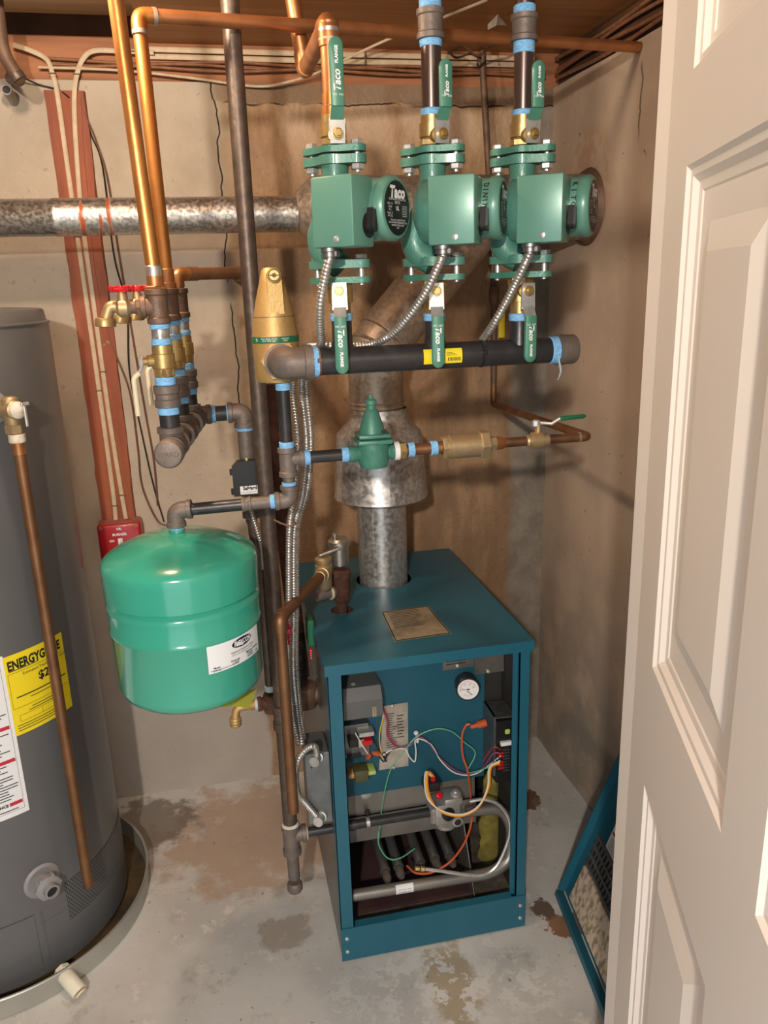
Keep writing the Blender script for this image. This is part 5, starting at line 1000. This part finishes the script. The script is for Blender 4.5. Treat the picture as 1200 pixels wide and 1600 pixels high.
# ------------------------------------------------------------------ boiler supply and return iron on the flank
SP = thing('boiler_flank_piping', 'rusty iron supply pipe and heavy fitting at the boiler flank', 'pipe', (.14, 1.70, .5)); sxp = P(430, 690, 1.70).x
link_mesh('iron_pipe', MB().tube([V(sxp, 1.70, P(430, 600, 1.7).z), V(sxp+.005, 1.70, 1.0), V(sxp+.025, 1.71, P(465, 1060, 1.7).z)], .0185, 18), 'rust', SP)
q = P(476, 1085, 1.70); link_mesh('heavy_fitting', MB().lathe(q-UZ*.028, UZ, [(0, .028), (.008, .032), (.045, .032), (.053, .029), (.056, .02)], 20).lathe(q, UX, [(0, .024), (.05, .024)], 18), 'cast_brown', SP)
link_mesh('oily_nipple', MB().lathe(P(468, 1062, 1.70), UZ, [(0, .019), (.10, .019), (.12, .0175)], 18), 'oily_iron', SP)
# ------------------------------------------------------------------ relief valve, air vent
rv = thing('boiler_relief_assembly', 'rusty riser with silver automatic air vent on the boiler lid', 'air vent', (.2515, 1.752, BH-.02)); rx, ry = .2515, 1.752; zr_ = lambda y: P(530, y, ry).z
link_mesh('riser', MB().cyl((rx, ry, BH-.06), (rx, ry, zr_(925)), .0125, 16), 'rust', rv)
link_mesh('rusty_tee', MB().lathe((rx, ry, zr_(942)), UZ, [(0, .013), (.008, .018), (.014, .0215), (.06, .0225), (.066, .025), (.08, .025), (.084, .018)], 20).lathe((rx, ry, zr_(922)), V(-1, -.35, 0), [(0, .016), (.026, .016)], 16), 'rust', rv)
q = V(rx, ry, zr_(922))+V(-1, -.35, 0).normalized()*.026
ztop = zr_(884)
link_mesh('air_vent', MB().lathe((rx, ry, ztop), UZ, [(0, .009), (.005, .009), (.006, .0205), (.05, .0225), (.051, .025), (.062, .025), (.064, .0225), (.068, .019), (.0685, .005)], 28), 'nickel', rv)
link_mesh('vent_cap', MB().lathe((rx-.010, ry-.008, ztop+.068), UZ, [(0, .0055), (.006, .0055), (.007, .0065), (.014, .0065), (.016, .003)], 12), 'nickel', rv)
rel = thing('relief_valve', 'brass relief valve with grey lever beside the silver air vent', 'valve', (q.x-.03, q.y-.02, q.z)); RX = P(506, 888, 1.70); RX.y = 1.70
link_mesh('inlet', MB().lathe(q-V(-1, -.35, 0)*.004, V(-1, -.35, 0), [(0, .0165), (.006, .0165), (.008, .014), (.045, .014)], 16), 'cast_fitting', rel); link_mesh('yellow_ring', MB().lathe(q, V(-1, -.35, 0), [(0, .0172), (.005, .0172)], 16), 'lever_cream', rel)
link_mesh('valve_body', MB().lathe(V(RX.x, RX.y, RX.z-.05), UZ, [(0, .012), (.008, .017), (.04, .0175), (.044, .02), (.058, .02), (.06, .016), (.066, .019), (.074, .0195), (.078, .014)], 18), 'brass_worn', rel)
link_mesh('test_lever', MB().box(RX+V(.014, 0, .038), (.05, .012, .006), ux=V(1, 0, .28), uy=UY, bev=.0015), 'steel_dark', rel)
rp_ = thing('boiler_discharge_pipe', 'bent copper discharge pipe from the relief valve towards the floor', 'pipe', (P(437, 968, 1.42).x, 1.42, P(461, 1268, 1.42).z))
EY = 1.42; ec = P(437, 966, EY); zend = P(461, 1268, EY).z; h0 = RX+V(-.004, -.012, -.008); 
pipe('copper_pipe', h0, ec, .0118, 'copper_dull', rp_, 18); elbow('elbow', ec, h0-ec, -UZ, .026, .0138, 'copper_dull', rp_, band=False)
link_mesh('adapter', MB().lathe(h0, ec-h0, [(0, .017), (.01, .017), (.011, .0145), (.028, .0135), (.029, .011)], 16), 'brass_worn', rp_)
link_mesh('copper_pipe', MB().lathe((ec.x, EY, zend), UZ, [(0, .0085), (0, .0112), (ec.z-zend-.015, .0112)], 18), 'copper_dull', rp_)

# ================================================================== ARMOURED CABLES
def armour(pts, r=.0066, m='armour', parent=None, name='armour_sleeve', pitch=.0056):
    q = spline(pts, 14); out = [q[0]]; acc = 0; step = pitch/4
    for a, b in zip(q, q[1:]):
        L = (b-a).length; t = step-acc
        while t <= L: out.append(a.lerp(b, t/L)); t += step
        acc = (acc+L) % step if L > 0 else acc
    rs = [r*(1.0, 1.06, .98, .80)[i % 4] for i in range(len(out))]
    return link_mesh(name, MB().tube(out, rs, 9), m, parent, ang=80)
def cable(label, pts, **k):
    o = armour(pts, name='armoured_cable', **k); return tag(o, label, 'cable', 'armoured cables')
CY = 1.495
run = lambda dx, dy: [P(466+dx, 600, CY+dy), P(474+dx*1.0, 690, CY+dy), P(468+dx, 770, CY+dy), P(457+dx*.6, 830, CY+dy), P(456+dx*.6, 940, CY+dy), P(455+dx*.6, 1040, CY+.02+dy), P(461+dx*.6, 1110, CY+.05+dy), P(470+dx*.4, 1165, 1.50)]
hb = lambda x, y, Y: P(x, y, Y)
Yc = [c_.y for c_ in conn]
cable('armoured cable dropping from the unmarked pump box to the header', [conn[0], hb(513, 410, Yc[0]), hb(505, 445, Yc[0]+.01), hb(500, 480, Yc[0]+.02), hb(500, 515, 1.25), hb(502, 534, 1.28), hb(498, 541, 1.31), hb(482, 542, 1.345), hb(474, 548, 1.40)]+run(-8, .0))
cable('armoured cable sweeping left from the dining room pump box', [conn[1], hb(685, 415, Yc[1]), hb(664, 458, Yc[1]+.02), hb(632, 502, 1.25), hb(600, 530, 1.29), hb(565, 540, 1.32), hb(500, 541, 1.325), hb(484, 546, 1.38)]+run(5, .014))
cable('armoured cable curving down from the kitchen pump box', [conn[2], hb(819, 415, Yc[2]), hb(796, 462, Yc[2]+.03), hb(772, 505, 1.25), hb(755, 530, 1.29), hb(742, 545, 1.32), hb(600, 556, 1.322), hb(500, 552, 1.322), hb(488, 560, 1.40)]+[p+V(0, .02, 0) for p in run(14, .0)])
cable('thin armoured cable hanging below the black cut-off box', [P(390, 776, 1.60), P(393, 800, 1.60), P(402, 830, 1.60), P(409, 856, 1.60), P(412, 890, 1.60)], r=.0048)
cable('armoured cable looping over the top of the junction box', [V(BX0-.03, 1.485, jz1-.003), P(492, 1166, 1.46), P(477, 1172, 1.455), P(466, 1188, 1.45), P(462, 1210, 1.46), P(466, 1240, 1.465), P(478, 1256, 1.475), V(BX0-.034, 1.484, jz0+.02)], r=.0068)
tag(link_mesh('wire_tie', MB().tube(spline([P(428, 812, 1.40), P(440, 818, 1.395), P(455, 822, 1.39), P(462, 818, 1.40), P(458, 812, 1.44)], 5), .0018, 6), 'cast_brown'), 'dark wire tie around the bundle of armoured cables', 'tie')

# ================================================================== WALL FITTINGS
brd = P(116, 470, WY); zb0, zb1 = P(165, 812, WY).z, P(80, 143, WY).z; bw_ = .094
m = mat('board_paint', (.3, .07, .03), .7, 0, (.2, .045, .022), 9, (.4, .7), bump=.2, stretch=(1, 1, .2)); g = graph(m)
col = g['mix'](g['ramp'](g['noise'](g['map'](g['pos'], (14, 14, 2)), 1, 5), .35, .65), (.36, .10, .04), (.22, .055, .025)); ed_ = g['ramp'](g['noise'](g['pos'], 18, 5), .70, .74); g['base'](g['mix'](ed_, col, (.30, .34, .27)))
bx0 = P(70, 147, WY).x
mb = MB(); n = 24; vs = []; rnd = random.Random(5)
for i in range(n+1):
    z = zb0+(zb1-zb0)*i/n; vs += [V(bx0+.005*rnd.random(), WY-.014, z), V(bx0+bw_-.005*rnd.random(), WY-.014, z), V(bx0+bw_, WY+.004, z), V(bx0, WY+.004, z)]
mb.add(vs, [(4*i+k, 4*i+(k+1) % 4, 4*i+4+(k+1) % 4, 4*i+4+k) for i in range(n) for k in range(4)]+[(0, 1, 2, 3), (4*n+3, 4*n+2, 4*n+1, 4*n)])
tag(link_mesh('cable_board', mb, m, smooth=False), 'narrow red-brown painted board fixed to the wall behind the cables', 'board')
CYW = WY-.019
sw = thing('burner_switch', 'red burner emergency switch plate at the foot of the painted board', 'switch', (P(188, 840, 2.2).x, 2.2, P(188, 880, 2.2).z))
q0, q1 = P(158, 878, 2.185), P(219, 818, 2.185)
bxs = link_mesh('switch_box', MB().span((q0.x, 2.185, q0.z-.01), (q1.x, WY+.002, q1.z+.004), bev=.008, seg=3), 'red_paint', sw)
link_mesh('dusty_top', MB().span((q0.x+.006, 2.192, q1.z+.0035), (q1.x-.006, WY-.004, q1.z+.0046)), 'dusty_red', bxs)
cx = (q0.x+q1.x)/2; 
for (t_, x, z, s_) in (('OIL', cx, q1.z-.010, .009), ('BURNER', cx, q1.z-.026, .010), ('ON', cx-.022, q1.z-.043, .008), ('OFF', cx+.022, q1.z-.056, .007), ('SWITCH', cx, q1.z-.072, .009)): text(t_, s_, (x, 2.1842, z), UX, UZ, 'ink_white', bxs, bold=.0003)
link_mesh('toggle', MB().box((cx, 2.1845, q1.z-.05), (.012, .002, .026), bev=.0008).box((cx, 2.180, q1.z-.044), (.007, .012, .010), ux=UX, uy=V(0, 1, -.5), bev=.002), 'white_paint', bxs)
for x in (q0.x+.010, q1.x-.010): link_mesh('screw', MB().lathe((x, 2.1865, q1.z-.006), TO, [(0, .0055), (.003, .005), (.004, .002)], 10), 'dusty_red', bxs)
def flatcable(label, pts, n=5, w_=.0058, m_='cable_white', stp=()):
    t = thing('flat_cable', label, 'cable', Vector(pts[0])); sp_ = spline(pts, n)
    c_ = link_mesh('sheath', MB().tube(sp_, w_*.5, 10, flat=2.0), m_, t)
    for f in stp:
        q = sp_[int(f*(len(sp_)-1))]; link_mesh('staple', MB().box(q-V(0, .003, 0), (.018, .003, .003), bev=.001), 'cast_brown', t)
    return t
cab = lambda L, dy=0: [P(x, y, CYW-dy) for x, y in L]
flatcable('white flat cable on the painted board, bending left at the top', [P(20, 70, WY-.03), P(45, 78, WY-.03), P(72, 92, WY-.022)]+cab([(82, 115), (90, 150), (104, 250), (121, 370), (138, 490), (152, 590), (166, 690), (178, 780), (181, 812)]), stp=(.28, .55, .75, .93))
flatcable('white flat cable on the painted board, bending right along the sill', [P(240, 82, WY-.02), P(190, 80, WY-.022), P(150, 79, WY-.022), P(133, 88, WY-.025)]+cab([(122, 110), (116, 150), (119, 230), (128, 340), (143, 450), (158, 560), (172, 660), (188, 760), (197, 812)]), stp=(.06, .36, .6, .78, .94))
for k, (L, m_, lab) in enumerate(((((127, 150), (131, 230), (140, 330), (150, 430), (172, 530), (202, 610), (215, 700), (222, 760), (245, 812), (262, 822)), 'thermostat_wire', 'brown thermostat wire leaving the painted board toward the tank'),
                                 (((128, 165), (142, 210), (160, 260), (178, 400), (198, 480), (202, 580), (222, 680), (240, 760), (256, 815)), 'wire_black', 'dark thermostat wire looping away from the board'),
                                 (((130, 172), (150, 220), (168, 280), (186, 400), (206, 520), (226, 640), (240, 720), (246, 790)), 'thermostat_wire', 'fine thermostat wire nearest the copper return pipes'))):
    tag(link_mesh('thermostat_wire', MB().tube(spline([P(x, y, WY-.012) for x, y in L], 6), .0024 if k != 1 else .002, 6), m_), lab, 'wire')
# cables along the sill
zc1 = P(400, 80, WY-.012).z; zc2 = P(400, 91, WY-.012).z
for z, lab in ((zc1, 'white flat cable along the sill, the upper of two'), (zc2, 'white flat cable along the sill, the lower of two')):
    t = thing('flat_cable', lab, 'cable', (.4, WY, z)); link_mesh('sheath', MB().tube([V(P(232, 80, WY).x, WY-.006, z), V(.35, WY-.008, z-.002), V(WX-.06, WY-.006, z)], .0032, 10, flat=2.), 'cable_white', t)
    for x in (.12, .45, .75): link_mesh('staple', MB().box((x, WY-.012, z), (.004, .006, .018), bev=.001), 'cast_brown', t)
for k in range(3):
    zk = P(400, 101+k*5, WY-.01).z; pts = [V(x, WY-.010-.003*k, zk+.004*math.sin(x*14+k*1.7)) for x in [-.32+.09*j for j in range(15)]]
    tag(link_mesh('braided_cable', MB().tube(spline(pts, 4), .0036, 7), 'cable_brown'), 'old brown cable stapled along the wall top, %s of three' % ('highest', 'middle', 'lowest')[k], 'cable')
for k in range(4):
    pts = [V(WX-.004-.004*(k % 2), y, WT+.012+.016*k+.006*math.sin(y*9+k*2)) for y in [WY-.03-.12*j for j in range(11)]]
    tag(link_mesh('braided_cable', MB().tube(spline(pts, 4), .0042, 7), 'cable_brown'), 'old brown cable along the top of the side wall, %s of four' % ('lowest', 'second from below', 'third from below', 'highest')[k], 'cable')
wp_ = [P(60, 105, WY-.02), P(190, 110, WY-.02), P(300, 122, WY-.02), P(400, 135, WY-.02), P(450, 128, WY-.03), P(500, 112, WY-.04), P(545, 90, WY-.07), PZ(605, 62, CZ-.006), PZ(680, 32, CZ-.005), PZ(760, 0, CZ-.005)]
tag(link_mesh('white_cord', MB().tube(spline(wp_, 6), .0032, 8), 'cable_white'), 'loose white cord drooping under the ceiling behind the copper loop', 'cord')
# pipes in the corner by the ceiling
pc = thing('old_drain_pipe', 'old brown pipe with elbow under the ceiling above the water heater', 'pipe', P(10, 80, 2.05)); bent('pipe', [V(P(3, 60, 2.05).x, 2.05, CZ+.06), P(4, 82, 2.05), P(30, 124, 2.05), P(18, 122, 2.2)], .0145, 'cast_brown', pc, .02)
link_mesh('collar', MB().lathe(P(24, 116, 2.05), P(34, 130, 2.05)-P(24, 116, 2.05), [(0, .017), (.014, .017)], 16), 'gas_iron', pc)
cs = thing('conduit_stub', 'short open grey conduit stub poking from the wall', 'conduit', P(14, 148, 2.2)); a = P(10, 140, 2.17); b = P(22, 158, WY); link_mesh('tube', MB().lathe(a, b-a, [(0, .0085), (0, .0115), ((b-a).length+.01, .0115)], 16, cap=False), 'grey_sheet', cs); link_mesh('bore', MB().lathe(a, b-a, [(.004, .0086), (.005, .0086)], 12), 'ink', cs)
tag(link_mesh('loose_wire', MB().tube(spline([P(34, 120, 2.2), P(60, 132, WY-.01), P(90, 140, WY-.01), P(108, 152, WY-.02)], 5), .0018, 6), 'wire_black'), 'thin black wire strung from the old pipe to the board', 'wire')
hk = P(700, 62, 2.0)
# brace pieces and hangers under the ceiling
tag(link_mesh('pipe_hanger', MB().tube(spline([PZ(775, 62, CZ), P(781, 60, 1.72), P(779, 68, 1.70), P(774, 66, 1.70)], 4), .0015, 6), 'steel'), 'bent wire hook holding the copper ceiling pipe by the kitchen riser', 'hook')

st_ = thing('old_hanger_strap', 'dark twisted hanger strap under the ceiling between the black risers', 'strap', P(740, 80, 2.1))
for k, L in enumerate((((695, 72), (712, 90), (735, 84), (752, 92)), ((700, 84), (722, 72), (745, 88), (757, 80)), ((757, 76), (770, 70), (790, 66), (800, 60)))):
    link_mesh('strap', MB().tube(spline([P(x, y, 2.14-.03*k) for x, y in L], 5), .0055, 7, flat=.5), 'dark_wood', st_)
q = [PZ(x, y, CZ-.001) for x, y in ((762, 38), (778, 22), (792, 40))]; tag(link_mesh('paper_scrap', MB().add(q+[q[1]-UZ*.02+V(0, .01, 0), q[0]-UZ*.012], [(0, 1, 2), (0, 1, 3), (0, 3, 4)]), 'white_tape', smooth=False), 'torn scrap of pale paper stuck to the ceiling by the kitchen riser', 'paper')

# ================================================================== LOOSE FRONT PANEL
A0 = V(.747, 1.545, 0.004); wv = V(-.131, -.99, 0).normalized(); lv = V(.153, .033, .403).normalized(); lv = (lv-wv*lv.dot(wv)).normalized(); nv = wv.cross(lv).normalized()
if nv.x > 0: nv = -nv
PW, PL = .43, .55
fpn = thing('loose_front_panel', 'blue boiler cover panel leaning against the side wall behind the door', 'panel', A0)
def lp_(s, t, d=0.): return A0+wv*s+lv*t+nv*d
def lbox(s0, s1, t0, t1, d0, d1, name, m_, parent=fpn):
    return link_mesh(name, MB().box(lp_((s0+s1)/2, (t0+t1)/2, (d0+d1)/2), (s1-s0, t1-t0, d1-d0), ux=wv, uy=lv, uz=nv), m_, parent, smooth=False)
def lhit(x, y):
    d = ray(x, y); t = (A0-C0).dot(nv)/d.dot(nv); p = C0+d*t-A0; return p.dot(wv), p.dot(lv)
sheet = lbox(0, PW, .012, PL, -.0015, 0, 'sheet', 'boiler_blue')
lbox(0, .002, .012, PL, 0, .020, 'side_flange', 'boiler_blue'); lbox(PW-.002, PW, .012, PL, 0, .020, 'side_flange', 'boiler_blue'); lbox(0, PW, PL-.002, PL, 0, .020, 'top_flange', 'boiler_blue')
lbox(0, PW, -.004, .008, .002, .022, 'bottom_lip', 'boiler_blue')
s0, t0 = lhit(918, 1347); s1, t1 = lhit(934, 1312); s2, t2 = lhit(956, 1428); b0s, b0t = lhit(895, 1403)
lt0, lt1 = t0, t1+.012; ls0 = min(s0, s1)
backing = lbox(ls0, PW-.06, lt0, lt1, .0003, .0012, 'louvre_backing', 'ink')
nsl = 11
for r in range(3):
    sa = lt0+(lt1-lt0)*r/3; sb = lt0+(lt1-lt0)*(r+1)/3
    for k in range(20):
        s = ls0+(PW-.06-ls0)*(k+.5)/20; link_mesh('slat', MB().box(lp_(s, (sa+sb)/2, .004), (.0045, sb-sa-.005, .006), ux=(wv+nv*.5), uy=lv), 'black_plastic', fpn, smooth=False)
for r in range(4): t_ = lt0+(lt1-lt0)*r/3; lbox(ls0-.002, PW-.058, t_-.003, t_+.003, 0, .007, 'louvre_rail', 'grey_cover')
lbox(b0s, PW-.03, b0t, lt0-.006, 0, .010, 'insulation_board', 'speckled_board')
ws_, wt_ = lhit(950, 1319); lab_ = lbox(ws_-.004, ws_+.10, wt_-.012, wt_+.055, 0, .001, 'notice_label', 'label_white'); lbox(ws_, ws_+.09, wt_+.03, wt_+.036, .001, .0014, 'red_bar', 'ink_red', lab_)
lines('print_lines', lp_(ws_+.004, wt_+.024, .0014), wv, lv, 6, .08, .005, .0015, 'ink', lab_, 6)
